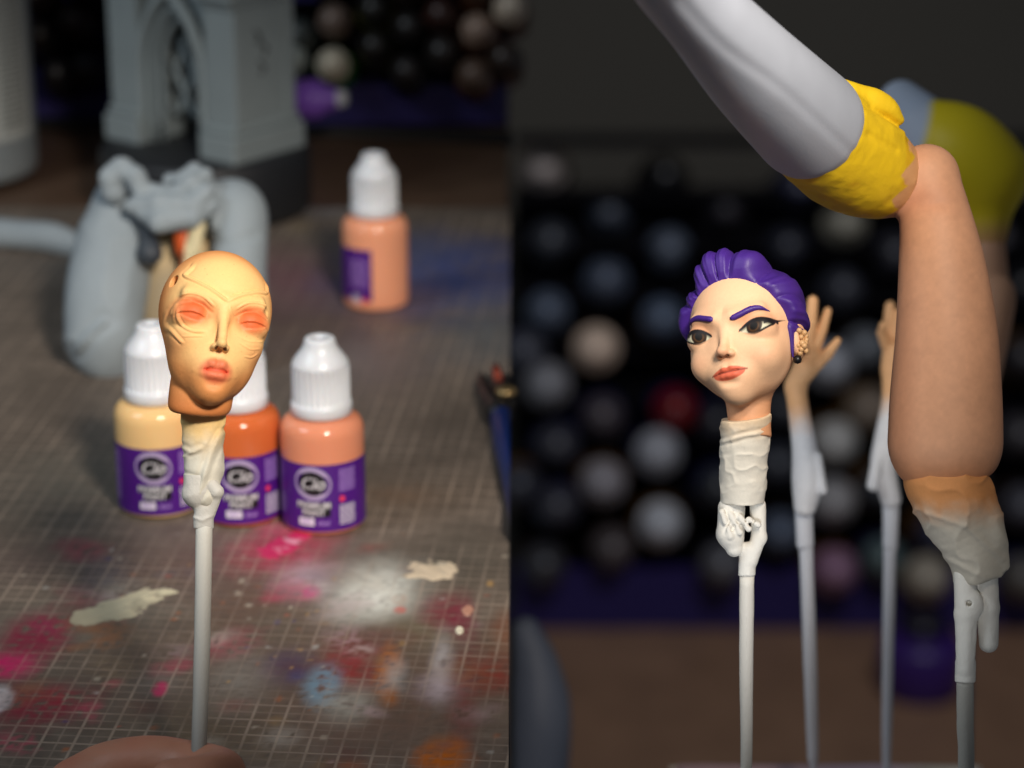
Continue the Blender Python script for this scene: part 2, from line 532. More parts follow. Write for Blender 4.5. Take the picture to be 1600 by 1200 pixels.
    base *= (1 + 0.10 * sstep(0.15, 0.5, scr) - 0.10 * sstep(-0.1, -0.5, n3))[:, None]
    return np.clip(base, 0.004, 0.95), np.clip(cover, 0, 1)


def cutting_mat():
    nt_name = 'mat_surface'
    m = mat(nt_name, None, 0.5, 0.2, 700, attr=True, spec=0.35)
    nt = m.node_tree; b = nt.nodes['Principled BSDF']
    at = [n for n in nt.nodes if n.type == 'ATTRIBUTE'][0]
    tc = [n for n in nt.nodes if n.type == 'TEX_COORD'][0]
    mp = nt.nodes.new('ShaderNodeMapping'); mp.inputs['Rotation'].default_value = (0, 0, GAM)
    nt.links.new(tc.outputs['Object'], mp.inputs['Vector'])
    sp = nt.nodes.new('ShaderNodeSeparateXYZ'); nt.links.new(mp.outputs['Vector'], sp.inputs[0])
    def line(axis, pitch, wid):
        f = nt.nodes.new('ShaderNodeMath'); f.operation = 'PINGPONG'; f.inputs[1].default_value = pitch / 2 * U
        nt.links.new(sp.outputs[axis], f.inputs[0])
        g = nt.nodes.new('ShaderNodeMapRange'); g.inputs['From Min'].default_value = wid * 0.4 * U
        g.inputs['From Max'].default_value = wid * U; g.inputs['To Min'].default_value = 1; g.inputs['To Max'].default_value = 0
        nt.links.new(f.outputs[0], g.inputs['Value']); return g.outputs[0]
    def mth(op, a, bb):
        n = nt.nodes.new('ShaderNodeMath'); n.operation = op
        for i, x in enumerate((a, bb)):
            if isinstance(x, (int, float)): n.inputs[i].default_value = x
            else: nt.links.new(x, n.inputs[i])
        return n.outputs[0]
    big = mth('MAXIMUM', line('X', 10, 0.62), line('Y', 10, 0.62))
    sml = mth('MULTIPLY', mth('MAXIMUM', line('X', 5, 0.45), line('Y', 5, 0.45)), 0.5)
    allv = mth('MAXIMUM', big, sml)
    # lines fade where paint covers them and where they are rubbed off
    nz = nt.nodes.new('ShaderNodeTexNoise'); nz.inputs['Scale'].default_value = 28; nz.inputs['Detail'].default_value = 5
    nt.links.new(tc.outputs['Object'], nz.inputs['Vector'])
    wear = nt.nodes.new('ShaderNodeMapRange'); wear.inputs['From Min'].default_value = 0.38; wear.inputs['From Max'].default_value = 0.60
    wear.inputs['To Min'].default_value = 0.12
    nt.links.new(nz.outputs['Fac'], wear.inputs['Value'])
    keep = mth('SUBTRACT', 1.0, mth('MULTIPLY', at.outputs['Alpha'], 0.93))
    fac = mth('MULTIPLY', mth('MULTIPLY', allv, wear.outputs[0]), mth('MULTIPLY', keep, 0.60))
    mx = nt.nodes.new('ShaderNodeMix'); mx.data_type = 'RGBA'
    nt.links.new(fac, mx.inputs[0]); nt.links.new(at.outputs['Color'], mx.inputs[6])
    mx.inputs[7].default_value = (*lin(176, 158, 142), 1)
    nt.links.new(mx.outputs[2], b.inputs['Base Color'])
    # sheet
    xs = np.arange(-420, -0.4, 1.0); ys = np.arange(662, 1276, 1.0)
    X, Y = np.meshgrid(xs, ys, indexing='ij'); nx, ny = X.shape
    x, y = X.ravel(), Y.ravel()
    z = np.zeros(len(x)) + 0.10 * noise(np.stack([x, y, x * 0], 1), 0.2, 3, 6)
    col, cov = paint_color(x, y)
    c4 = np.concatenate([col, cov[:, None]], 1)
    i = np.arange(nx - 1)[:, None] * ny + np.arange(ny - 1)[None, :]; i = i.ravel()
    Q = np.stack([i, i + ny, i + ny + 1, i + 1], 1)
    root = mesh_np('cutting_mat', np.stack([x, y, z], 1), Q, m, None, True, c4)
    tag(root, 'dark grey cutting mat with a worn printed grid, stained with paint', 'cutting mat')
    V, Fq = join([box((-210.4, 968.5, -1.9), (419.6, 613.4, 3.0))])
    mesh_np('mat_core', V, Fq, M['pedestal'], root, False)
cutting_mat()


# dried paint lying on the mat as relief
def paint_smear(name, label, px, py, rx, ry, rot, col, h, seed, hard=0.3, col2=None):
    c = G(px, py); a = G(px + rx, py); b = G(px, py - ry)
    Rx = abs(a[0] - c[0]); Ry = abs(b[1] - c[1]); n = 70
    u, v = np.meshgrid(np.linspace(-1.25, 1.25, n), np.linspace(-1.25, 1.25, n), indexing='ij')
    u, v = u.ravel(), v.ravel()
    p = np.stack([u * Rx, v * Ry, u * 0], 1)
    n1 = noise(p, 0.12, 3, seed); n2 = noise(p, 0.45, 3, seed + 1)
    streak = noise(np.stack([u * Rx * 0.05, v * Ry * 0.5, u * 0], 1), 1.0, 3, seed + 2)
    d = np.sqrt(u * u + v * v) + hard * (n1 + 0.5 * n2)
    w = 1 - sstep(0.45, 1.0, d)
    z = -0.35 + w * (0.5 + h * (0.6 + 0.5 * streak + 0.3 * n2))
    ca, sa = math.cos(rot), math.sin(rot)
    V = np.stack([c[0] + p[:, 0] * ca - p[:, 1] * sa, c[1] + p[:, 0] * sa + p[:, 1] * ca, z], 1)
    cc = np.tile(np.array(col), (len(u), 1)) * (1 + 0.12 * streak)[:, None]
    thin = sstep(0.2, -1.0, u)[:, None] * 0.75; cc = cc * (1 - thin) + lin(118, 112, 98) * thin if Rx > 15 else cc
    if col2 is not None:
        t = sstep(0.0, 0.4, n1 + 0.4 * n2)[:, None]; cc = cc * (1 - t) + np.array(col2) * t
    ed = sstep(0.05, 0.75, w)[:, None]; cc = cc * ed + lin(112, 100, 88) * (1 - ed)
    i = (np.arange(n - 1)[:, None] * n + np.arange(n - 1)[None, :]).ravel()
    Q = np.stack([i, i + n, i + n + 1, i + 1], 1)
    Q = Q[(z[Q] > -0.34).any(1)]
    tag(mesh_np(name, V, Q, M['paint'], None, True, cc), label, 'dried paint')


paint_smear('paint_smear', 'long pale cream paint smear on the mat left of the stick', 188, 950, 128, 20, 0.80, lin(208, 200, 170), 0.7, 11, 0.45, lin(176, 170, 146))
paint_smear('paint_smear', 'glossy crimson and pink paint smear below the bottles', 442, 853, 34, 28, -0.5, lin(196, 44, 92), 0.6, 21, 0.6, lin(226, 150, 172))
paint_smear('paint_smear', 'cream paint flake with a ragged edge, right of the white spray spot', 680, 890, 44, 20, -1.0, lin(214, 196, 170), 0.6, 31, 0.7, lin(150, 150, 138))
paint_smear('paint_drop', 'round cream paint drop on the red stain near the right mat edge', 718, 986, 9, 8, 0, lin(230, 222, 198), 1.0, 41, 0.15)
paint_smear('paint_drop', 'small pinkish paint drops clustered above the round cream drop', 731, 952, 8, 8, 0, lin(190, 140, 120), 0.7, 51, 1.1)

# ------------------------------------------------------------------ paint bottles
def wrap(V2, r, z0=0.0, phi0=0.0):
    """flat (x, y) print coordinates in mm onto a cylinder of radius r"""
    a = V2[:, 0] / r + phi0
    return np.stack([r * np.sin(a), -r * np.cos(a), V2[:, 1] + z0], 1)


def text2d(body, size, shear=0.0, offset=0.0, align='CENTER', sx=1.0):
    cu = bpy.data.curves.new('t', 'FONT'); cu.body = body; cu.size = size; cu.shear = shear; cu.offset = offset
    cu.align_x = align; cu.align_y = 'CENTER'; cu.resolution_u = 4
    o = bpy.data.objects.new('t', cu); SC.collection.objects.link(o)
    dg = bpy.context.evaluated_depsgraph_get(); me = o.evaluated_get(dg).to_mesh()
    V = np.array([v.co[:] for v in me.vertices]); Fs = [list(p.vertices) for p in me.polygons]
    o.evaluated_get(dg).to_mesh_clear()
    bpy.data.objects.remove(o); bpy.data.curves.remove(cu)
    V = V.copy(); V[:, 0] *= sx
    return V[:, :2], Fs


def disc2d(cx, cy, rx, ry, rot=0.0, n=40):
    a = np.linspace(0, 2 * np.pi, n, endpoint=False)
    rings = [0.0, 0.5, 1.0]
    V = [[0, 0]]; Fs = []
    for q in rings[1:]:
        V += [[q * rx * math.cos(t), q * ry * math.sin(t)] for t in a]
    for k in range(n):
        l = (k + 1) % n
        Fs.append([0, 1 + k, 1 + l]); Fs.append([1 + k, 1 + n + k, 1 + n + l, 1 + l])
    V = np.array(V); c, s = math.cos(rot), math.sin(rot)
    return np.stack([cx + V[:, 0] * c - V[:, 1] * s, cy + V[:, 0] * s + V[:, 1] * c], 1), Fs


def rects2d(rs):
    V, Fs = [], []
    for (x0, y0, x1, y1) in rs:
        n = max(2, int((x1 - x0) / 1.2) + 1); b = len(V)
        for t in np.linspace(x0, x1, n): V += [[t, y0], [t, y1]]
        for k in range(n - 1): Fs.append([b + 2 * k, b + 2 * k + 2, b + 2 * k + 3, b + 2 * k + 1])
    return np.array(V), Fs


BR = 15.0
cap_prof = [(0, 42.2), (10.6, 42.2), (10.95, 42.5), (10.95, 46.0), (10.7, 46.5), (10.45, 46.8), (10.45, 47.4), (10.4, 59.4), (10.3, 60.2), (10.0, 61.2), (9.2, 62.6),
            (8.0, 64.2), (6.9, 65.6), (6.1, 67.0), (5.7, 68.2), (5.5, 69.2), (5.2, 69.8), (4.6, 70.1), (2.2, 70.1), (1.8, 69.7), (1.4, 69.3), (0, 69.2)]
body_prof = [(0, 0.6), (11, 0.5), (12.6, 0.0), (13.8, 0.2), (14.7, 1.0), (15, 2.2), (15, 8), (15, 16), (15, 24), (15, 32), (15, 35.8), (14.85, 37.3), (14.4, 38.7), (13.6, 39.9), (12.4, 40.8),
             (11.0, 41.3), (9.4, 41.5), (9.0, 42.6), (8.6, 44), (0, 44)]
rs = np.random.RandomState(3)
def words(x0, x1, y, h):
    out = []; x = x0
    while x < x1 - 0.4:
        w = min(rs.uniform(0.5, 1.6), x1 - x); out.append((x, y, x + w, y + h)); x += w + 0.28
    return out
TXT = {
    'logo': text2d('Cio', 6.2, 0.28, 0.12, sx=1.0),
    'l1': text2d('PREMIUM', 3.3, 0.0, 0.10, sx=0.92), 'l2': text2d('PAINT', 3.3, 0.0, 0.10, sx=0.92),
    'ml': text2d('20ml', 2.2, 0.0, 0.04),
    'code': text2d('SKIN', 1.9, 0.0, 0.05),
}
def shift(t, dx, dy):
    return t[0] + np.array([dx, dy]), t[1]
side1 = sum([words(9.6, 16.2, 24.6 - 0.95 * k, 0.5) for k in range(9)], [])
side2 = sum([words(9.6, 16.0, 11.0 - 0.95 * k, 0.5) for k in range(8)], [])
side3 = sum([words(-25, -15, 24 - 1.0 * k, 0.5) for k in range(19)], [])


def bottle(label, px, py, rotdeg, paintcol, group, lo=-125, hi=125, lz=(1.9, 27.3)):
    loc = G(px, py); loc[2] = 0.12
    root = empty('paint_bottle', loc, Matrix.Rotation(math.radians(rotdeg), 3, 'Z'))
    tag(root, label, 'paint bottle', group)
    pm = mat('paint_in_bottle', paintcol, 0.14, 0.0, sss=0.25, spec=0.5, var=0.02)
    mesh_np('body', *lathe(body_prof, 64), pm, root)
    V, Q = lathe(cap_prof, 240, (47.4, 59.45, 30, 0.75))
    mesh_np('cap', V, Q, M['cap'], root)
    a = np.radians(np.linspace(lo, hi, 60)); r = BR + 0.12
    zz = np.array([lz[0], lz[1]])
    V = np.array([[r * math.sin(t), -r * math.cos(t), z] for t in a for z in zz])
    Fq = np.array([[2 * k, 2 * k + 2, 2 * k + 3, 2 * k + 1] for k in range(59)])
    lb = mesh_np('label', V, Fq, M['label'], root)
    def pr(name, t, m, lift):
        V = wrap(t[0], BR + 0.12 + lift)
        return mesh_np(name, V, t[1], m, lb, False)
    if lo < -60 and hi > 60:
        pr('emblem_ring', disc2d(-0.2, 20.2, 6.9, 6.2, -0.25), M['ring'], 0.05)
        pr('emblem_disc', disc2d(-0.2, 20.2, 5.2, 4.5, -0.25), M['black'], 0.10)
        pr('emblem_lettering', shift(TXT['logo'], -0.3, 20.1), M['silver'], 0.15)
        pr('lettering_backing', rects2d([(-5.6, 10.6, 6.6, 13.2), (-4.0, 7.6, 6.2, 10.6)]), M['black'], 0.05)
        pr('brand_lettering', shift(TXT['l1'], 0, 11.9), M['silver'], 0.10)
        pr('brand_lettering', shift(TXT['l2'], 0, 9.1), M['silver'], 0.10)
        pr('name_plate', rects2d([(-5.6, 4.2, 0.2, 7.0)]), M['white'], 0.05)
        pr('name_lettering', shift(TXT['code'], -2.7, 5.6), M['lilac'], 0.10)
        pr('volume_lettering', shift(TXT['ml'], 3.6, 5.2), M['lilac'], 0.10)
        pr('small_print', rects2d(side1), M['lilac'], 0.05)
        pr('warning_mark', disc2d(10.6, 14.0, 1.1, 1.1), M['red'], 0.05)
        pr('small_print', rects2d(side2), M['white'], 0.05)
        pr('small_print', rects2d(side3), M['lilac'], 0.05)
    else:
        w = math.radians(hi) * BR
        ln = sum([words(w - 11, w - 2, 24 - 1.15 * k, 0.55) for k in range(12)], [])
        pr('small_print', rects2d(ln), M['lilac'], 0.05)
        pr('barcode', rects2d([(w - 10 + 0.7 * k, 3.6, w - 9.65 + 0.7 * k, 8.0) for k in range(7)]), M['white'], 0.05)
        pr('warning_mark', disc2d(w - 3.4, 5.4, 1.5, 1.3), M['red'], 0.05)
    return root


GB = 'dropper bottles of paint on the mat'
bottle('pale cream paint bottle, leftmost in the row behind the masked head', 250, 789, 2, lin(236, 196, 136), GB)
bottle('orange brown paint bottle, middle of the row, half hidden by the masked head', 378, 802, 6, lin(208, 106, 56), GB)
bottle('salmon paint bottle with the full label showing, right end of the row of three', 507, 814, -10, lin(226, 146, 112), GB)
bottle('peach paint bottle standing alone at the back of the mat', 588, 473, 0, lin(246, 168, 130), GB, lo=-150, hi=-4, lz=(5, 29))


# ------------------------------------------------------------------ figure heads
def mirror(p): q = p.copy(); q[:, 0] = np.abs(q[:, 0]); return q


def seg_dist(u, v, pts):
    """distance in the plane from points (u, v) to a polyline; also the parameter 0..1 along it"""
    d = np.full(len(u), 1e9); tt = np.zeros(len(u)); n = len(pts) - 1
    for i in range(n):
        a = np.array(pts[i], float); b = np.array(pts[i + 1], float); ab = b - a
        t = np.clip(((u - a[0]) * ab[0] + (v - a[1]) * ab[1]) / (ab @ ab + 1e-9), 0, 1)
        e = np.hypot(u - a[0] - t * ab[0], v - a[1] - t * ab[1])
        k = e < d; d[k] = e[k]; tt[k] = (i + t[k]) / n
    return d, tt


def bez(pts, n=14):
    """Catmull-Rom through 2d or 3d points"""
    P0 = np.array(pts, float); P0 = np.vstack([2 * P0[0] - P0[1], P0, 2 * P0[-1] - P0[-2]]); out = []
    for i in range(1, len(P0) - 2):
        for t in np.linspace(0, 1, n, endpoint=False):
            a, b, c, d = P0[i - 1], P0[i], P0[i + 1], P0[i + 2]
            out.append(0.5 * ((2 * b) + (-a + c) * t + (2 * a - 5 * b + 4 * c - d) * t * t + (-a + 3 * b - 3 * c + d) * t ** 3))
    out.append(P0[-2]); return np.array(out)


EX, EZ = 8.1, -0.4           # masked head: eye centre
def headA(p):
    q = mirror(p)
    d = ell(p, (0, 3.0, 4.0), (16.3, 18.2, 17.6))
    d = smin(d, ell(p, (0, -2.6, -8.6), (12.9, 12.6, 15.5)), 5)
    d = smin(d, ell(p, (0, -10.6, -21.0), (3.9, 4.6, 3.9)), 6)
    d = smin(d, ell(q, (8.0, -7.6, -6.2), (4.6, 4.8, 4.0)), 4)
    d = smin(d, cone(q, (2.2, -13.9, 4.0), (10.5, -11.0, 5.4), 1.4, 1.4), 3)
    d = ssub(d, ell(q, (EX - 0.6, -18.2, -0.6), (5.2, 4.6, 3.2)), 2.6)
    # eyeballs and lids
    eb = ell(q, (EX, -8.9, EZ), (5.7, 5.3, 4.9)); d = smin(d, eb, 0.8)
    tilt = (q[:, 0] - EX) * 0.12
    up = smax(ell(q, (EX, -8.9, EZ), (6.2, 5.95, 5.4)), -(q[:, 2] - EZ - 0.05 - tilt + 0.05 * (q[:, 0] - EX) ** 2), 0.2)
    lo = smax(ell(q, (EX, -8.8, EZ), (6.1, 5.7, 5.2)), (q[:, 2] - EZ + 2.1 - tilt - 0.05 * (q[:, 0] - EX) ** 2), 0.2)
    d = smin(d, up, 0.3); d = smin(d, lo, 0.4)
    crease, _ = seg_dist(q[:, 0], q[:, 2], [(EX - 4.6, 0.5), (EX - 2, 2.3), (EX + 1, 2.7), (EX + 4.6, 1.6)])
    d = d + 0.36 * np.exp(-(crease / 0.45) ** 2) * (q[:, 1] < -5)
    # nose
    d = smin(d, chain(q, [((0, -14.2, 4.5), 1.5), ((0, -15.6, -0.5), 1.3), ((0, -18.3, -6.2), 1.35)], 0.8), 2.0)
    d = smin(d, ell(p, (0, -19.0, -8.5), (1.5, 1.9, 1.5)), 1.4)
    d = smin(d, ell(q, (1.7, -16.8, -9.4), (1.0, 1.8, 1.0)), 1.1)
    d = ssub(d, ell(q, (1.0, -18.0, -10.1), (0.6, 1.1, 0.9)), 0.3)
    # mouth
    d = smin(d, ell(p, (0, -10.6, -15.0), (5.8, 4.8, 5.4)), 3.6)
    d = ssub(d, cone(p, (0, -16.8, -10.4), (0, -16.5, -12.6), 0.45, 0.6), 0.8)
    ul = chain(q, [((0.0, -15.5, -14.7), 1.1), ((1.3, -15.6, -14.2), 1.35), ((3.2, -14.5, -15.2), 0.95), ((5.8, -12.7, -16.5), 0.35)], 0.6)
    ll = chain(q, [((0.0, -15.3, -17.4), 1.5), ((1.5, -15.1, -17.3), 1.4), ((3.2, -14.3, -17.1), 1.0), ((5.2, -12.9, -16.7), 0.35)], 0.6)
    d = smin(d, ul, 0.7); d = smin(d, ll, 0.7)
    d = ssub(d, chain(q, [((0, -17.2, -16.05), 0.36), ((1.8, -16.3, -15.8), 0.34), ((4.4, -13.6, -16.3), 0.22), ((5.8, -12.2, -16.8), 0.06)], 0.2), 0.35)
    d = ssub(d, ell(p, (0, -16.6, -20.1), (3.0, 1.5, 1.0)), 1.8)
    # neck stub, open peg hole at the temple
    cut = -(p[:, 2] + 27.2 - 0.10 * p[:, 0] - 0.22 * p[:, 1])
    d = smin(d, smax(ell(p, (-0.8, 2.0, -19), (9.3, 9.2, 26)), cut, 3.0), 0.7)
    d = smax(d, cut, 0.8)
    d = ssub(d, cone(p, (-19.0, -6.8, 9.6), (-11.5, -2.6, 9.2), 1.8, 1.8), 0.25)
    return d


MASK = [  # raised costume seams, (x, z) as seen from the front, height, width
    (bez([(-9.2, 15.0), (-10.3, 13.0), (-11.6, 10.9), (-8.5, 9.0), (-4.5, 7.0), (-0.6, 4.6), (0.4, 4.2)]), 0.46, 0.46),
    (bez([(0.4, 4.2), (4, 6.6), (9.0, 8.9), (12.4, 10.0), (13.0, 11.6), (12.3, 14.0)]), 0.42, 0.46),
    (bez([(-2.9, 2.0), (-6.5, 4.5), (-10, 5.2), (-12.6, 4.4)]), 0.28, 0.36),
    (bez([(3.0, 2.2), (6.5, 4.9), (10.5, 5.7), (13.3, 4.8), (13.9, 1.5)]), 0.28, 0.36),
    (bez([(-13.0, 0.0), (-12.4, -2.4), (-10.4, -4.6), (-7.6, -5.6), (-4.5, -5.2)]), 0.34, 0.40),
    (bez([(-14.8, 0.5), (-14.5, -3.5), (-12.8, -6.4), (-10.9, -8.4), (-9.9, -9.3)]), 0.38, 0.44),
    (bez([(-10.6, -7.4), (-7.4, -7.0), (-4.6, -6.6)]), 0.16, 0.28),
    (bez([(4.6, -4.9), (8, -5.8), (11.5, -5.2), (13.2, -4.4)]), 0.15, 0.28),
    (bez([(5.2, -6.6), (9, -7.9), (12.6, -7.0)]), 0.15, 0.28),
    (bez([(7.6, -10.2), (10.0, -10.0), (12.0, -8.4)]), 0.16, 0.28),
    (bez([(1.2, 2.8), (1.9, 1.4), (2.9, 0.2)]), 0.16, 0.28),
]
def dispA(V, N):
    out = np.zeros(len(V)); front = sstep(0.1, -0.1, V[:, 1]) * (V[:, 1] < 1)
    for pts, hgt, wid in MASK:
        near = (V[:, 0] > pts[:, 0].min() - 2) & (V[:, 0] < pts[:, 0].max() + 2) & (V[:, 2] > pts[:, 1].min() - 2) & (V[:, 2] < pts[:, 1].max() + 2)
        k = np.nonzero(near)[0]
        d, t = seg_dist(V[k, 0], V[k, 2], pts)
        out[k] += hgt * (np.exp(-(d / wid) ** 2) - 0.55 * np.exp(-((d - 1.5 * wid) / (0.6 * wid)) ** 2)) * front[k] * np.minimum(1, 6 * np.minimum(t, 1 - t) + 0.15)
    out += 0.03 * noise(V, 1.2, 2, 3)
    return out


def colA(V, N):
    x, y, z = V.T
    c = np.tile(lin(247, 198, 130), (len(V), 1))
    def mixin(w, col):
        nonlocal c; w = np.clip(w, 0, 1)[:, None]; c = c * (1 - w) + np.array(col) * w
    # airbrushed darker contour on the sides, under the jaw and at the crown
    mixin(0.75 * sstep(-6.0, 3, y) * sstep(12, 5, z), lin(224, 130, 68))
    mixin(0.75 * sstep(10, 19, np.hypot(x, z - 2) + 0.3 * y), lin(226, 134, 70))
    mixin(0.6 * sstep(-20, -27, z) * sstep(-12, -5, y), lin(206, 116, 58))
    for s in (-1, 1):
        e = np.hypot((x - s * 8.6) / 6.2, (z - 0.2) / 4.4) + 0.10 * noise(V, 0.6, 2, 4)
        mixin(0.95 * sstep(1.3, 0.35, e) * (y < -3), lin(228, 100, 50))
        mixin(0.5 * sstep(1.0, 0.2, np.hypot((x - s * 9.5) / 5.0, (z - 3) / 2.2)) * (y < -3), lin(214, 98, 52))
        mixin(0.35 * sstep(1, 0.2, np.hypot((x - s * 11.5) / 5, (z + 9) / 5)), lin(232, 140, 86))
    lip = np.hypot(x / 5.2, (z + 16.0) / 4.2)
    mixin(0.85 * sstep(1.1, 0.6, lip) * (y < -10), lin(230, 108, 76))
    mixin(0.75 * np.exp(-((z + 15.9) / 0.6) ** 2) * (np.abs(x) < 3.6) * (y < -12.5), lin(226, 78, 50))
    mixin(0.9 * sstep(0.25, 0.0, ell(mirror(V), (1.0, -18.0, -10.1), (0.6, 1.1, 0.9))), lin(70, 38, 22))
    mixin(0.4 * np.exp(-((np.abs(x) - 2.2) / 0.8) ** 2) * sstep(3, -2, z) * sstep(-9, -4, z) * (y < -13), lin(222, 150, 84))
    mixin(0.9 * sstep(1.5, 1.1, np.sqrt((y + 4.0) ** 2 + (z - 9.4) ** 2) - 0.5) * (x < -11.0) * (x > -13.9), lin(88, 60, 36))
    spk = noise(V, 2.6, 2, 8); mixin(0.55 * sstep(0.70, 0.78, spk), lin(160, 96, 50))
    c *= (1 + 0.05 * noise(V, 3.0, 2, 5))[:, None]
    return np.clip(c, 0, 1)


def tape_col(z_hi, z_lo, top, bot):
    def f(V, N):
        t = sstep(z_hi, z_lo, V[:, 2] + 1.6 * noise(V, 0.4, 2, 2))[:, None]
        c = np.array(top) * (1 - t) + np.array(bot) * t
        return c * (1 + 0.05 * noise(V, 1.5, 2, 7))[:, None]
    return f


def stick_mesh(parent, pts, rad, c0, c1, m=None, name='stick'):
    pts = bez(pts, 8); n = len(pts); rr = np.interp(np.linspace(0, 1, n), np.linspace(0, 1, len(rad)), rad)
    V, Fs = tube(pts, rr, 20)
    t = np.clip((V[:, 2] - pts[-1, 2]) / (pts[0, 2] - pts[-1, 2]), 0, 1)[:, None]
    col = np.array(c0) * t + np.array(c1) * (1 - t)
    V = V + 0.12 * np.stack([noise(V, 0.5, 3, s) for s in (1, 2, 3)], 1)
    return mesh_np(name, V, Fs, M['stick'], parent, True, col)


PXA = 740 / F                  # mm per photo pixel at the masked head
def masked_head():
    root = empty('head_on_stick', P(336, 505, 740), RCAM)
    tag(root, 'masked peach figure head with blank eyes on a white stick, left of centre', 'head')
    h = sdf_obj('head', headA, (-21, -25, -33), (21, 25, 27), 0.27, M['skin'], root, colA, dispA)
    h.matrix_local = (Matrix.Rotation(math.radians(7), 3, 'Y') @ Matrix.Rotation(math.radians(-9), 3, 'X') @ Matrix.Rotation(math.radians(15), 3, 'Z')).to_4x4()
    s = PXA
    L = lambda px, py, y=0.0: (((px - 800) * (740 + y) - (336 - 800) * 740) / F, y, ((600 - py) * (740 + y) - (600 - 505) * 740) / F)
    def tape(p):
        d = chain(p, [(L(318, 640, 2), 6.3), (L(318, 690, 1.5), 6.0), (L(318, 735, 1), 5.3), (L(318, 772, 0.5), 4.3)], 1.0)
        d = smax(d, p[:, 2] - L(0, 632)[2], 0.4)
        # folds pulled down towards the clip
        f, t = seg_dist(p[:, 0], p[:, 2], [L(347, 678)[::2], L(333, 708)[::2], L(322, 742)[::2], L(314, 770)[::2]])
        d = d - 0.5 * np.exp(-(f / 0.75) ** 2) + 0.4 * np.exp(-((f - 1.5) / 0.7) ** 2)
        f, t = seg_dist(p[:, 0], p[:, 2], [L(284, 700)[::2], L(300, 706)[::2], L(316, 700)[::2]])
        d = d - 0.28 * np.exp(-(f / 0.6) ** 2) + 0.2 * np.exp(-((f - 1.2) / 0.6) ** 2)
        f, t = seg_dist(p[:, 0], p[:, 2], [L(286, 742)[::2], L(310, 748)[::2]])
        d = d - 0.28 * np.exp(-(f / 0.5) ** 2) + 0.22 * np.exp(-((f - 1.0) / 0.5) ** 2)
        return d + 0.15 * noise(p * np.array([1, 1, 1.6]), 0.22, 3, 12) + crumple(p, 0.13, 27, 0.5)
    sdf_obj('tape_wrap', tape, (-15, -8, -56), (8, 11, -22), 0.33, M['tape'], root, tape_col(-28, -41, lin(238, 200, 132), lin(232, 226, 208)))
    def clip(p):
        d = chain(p, [(L(311, 745, 0), 4.4), (L(309, 772, 0), 4.3), (L(314, 790, 0), 2.2)], 1)
        d = smin(d, cone(p, L(331, 758, -2), L(338, 768, -2), 2.0, 2.1), 0.6)
        d = smin(d, cone(p, L(341, 768, -1.5), L(328, 800, -0.5), 1.5, 1.9), 0.6)
        d = ssub(d, cone(p, L(329, 774, -6), L(322, 797, -6), 1.1, 0.7), 0.4)
        c = chain(p, [(L(319, 795, 0), 2.9), (L(318, 826, 0), 2.95)], 1); c = smax(c, -(p[:, 2] - L(0, 826)[2]), 0.3)
        f, t = seg_dist(p[:, 0], p[:, 2], [L(303, 808)[::2], L(318, 812)[::2], L(334, 805)[::2]])
        c = c - 0.35 * np.exp(-(f / 0.5) ** 2)
        d = smin(d, c, 0.6)
        return d + 0.15 * noise(p, 0.4, 2, 13)
    sdf_obj('clip', clip, (-12, -9, -64), (4, 8, -44), 0.3, M['primed'], root)
    # the stick leans a little towards the lens as it drops to the hand
    stick_mesh(root, [L(319, 815, 0), L(316, 1000, -10), L(308, 1260, -34)], [2.45, 2.35, 2.1], lin(236, 232, 220), lin(96, 92, 90))  # light falloff painted into the stick: colour fades to dark grey downwards
    return root
masked_head()

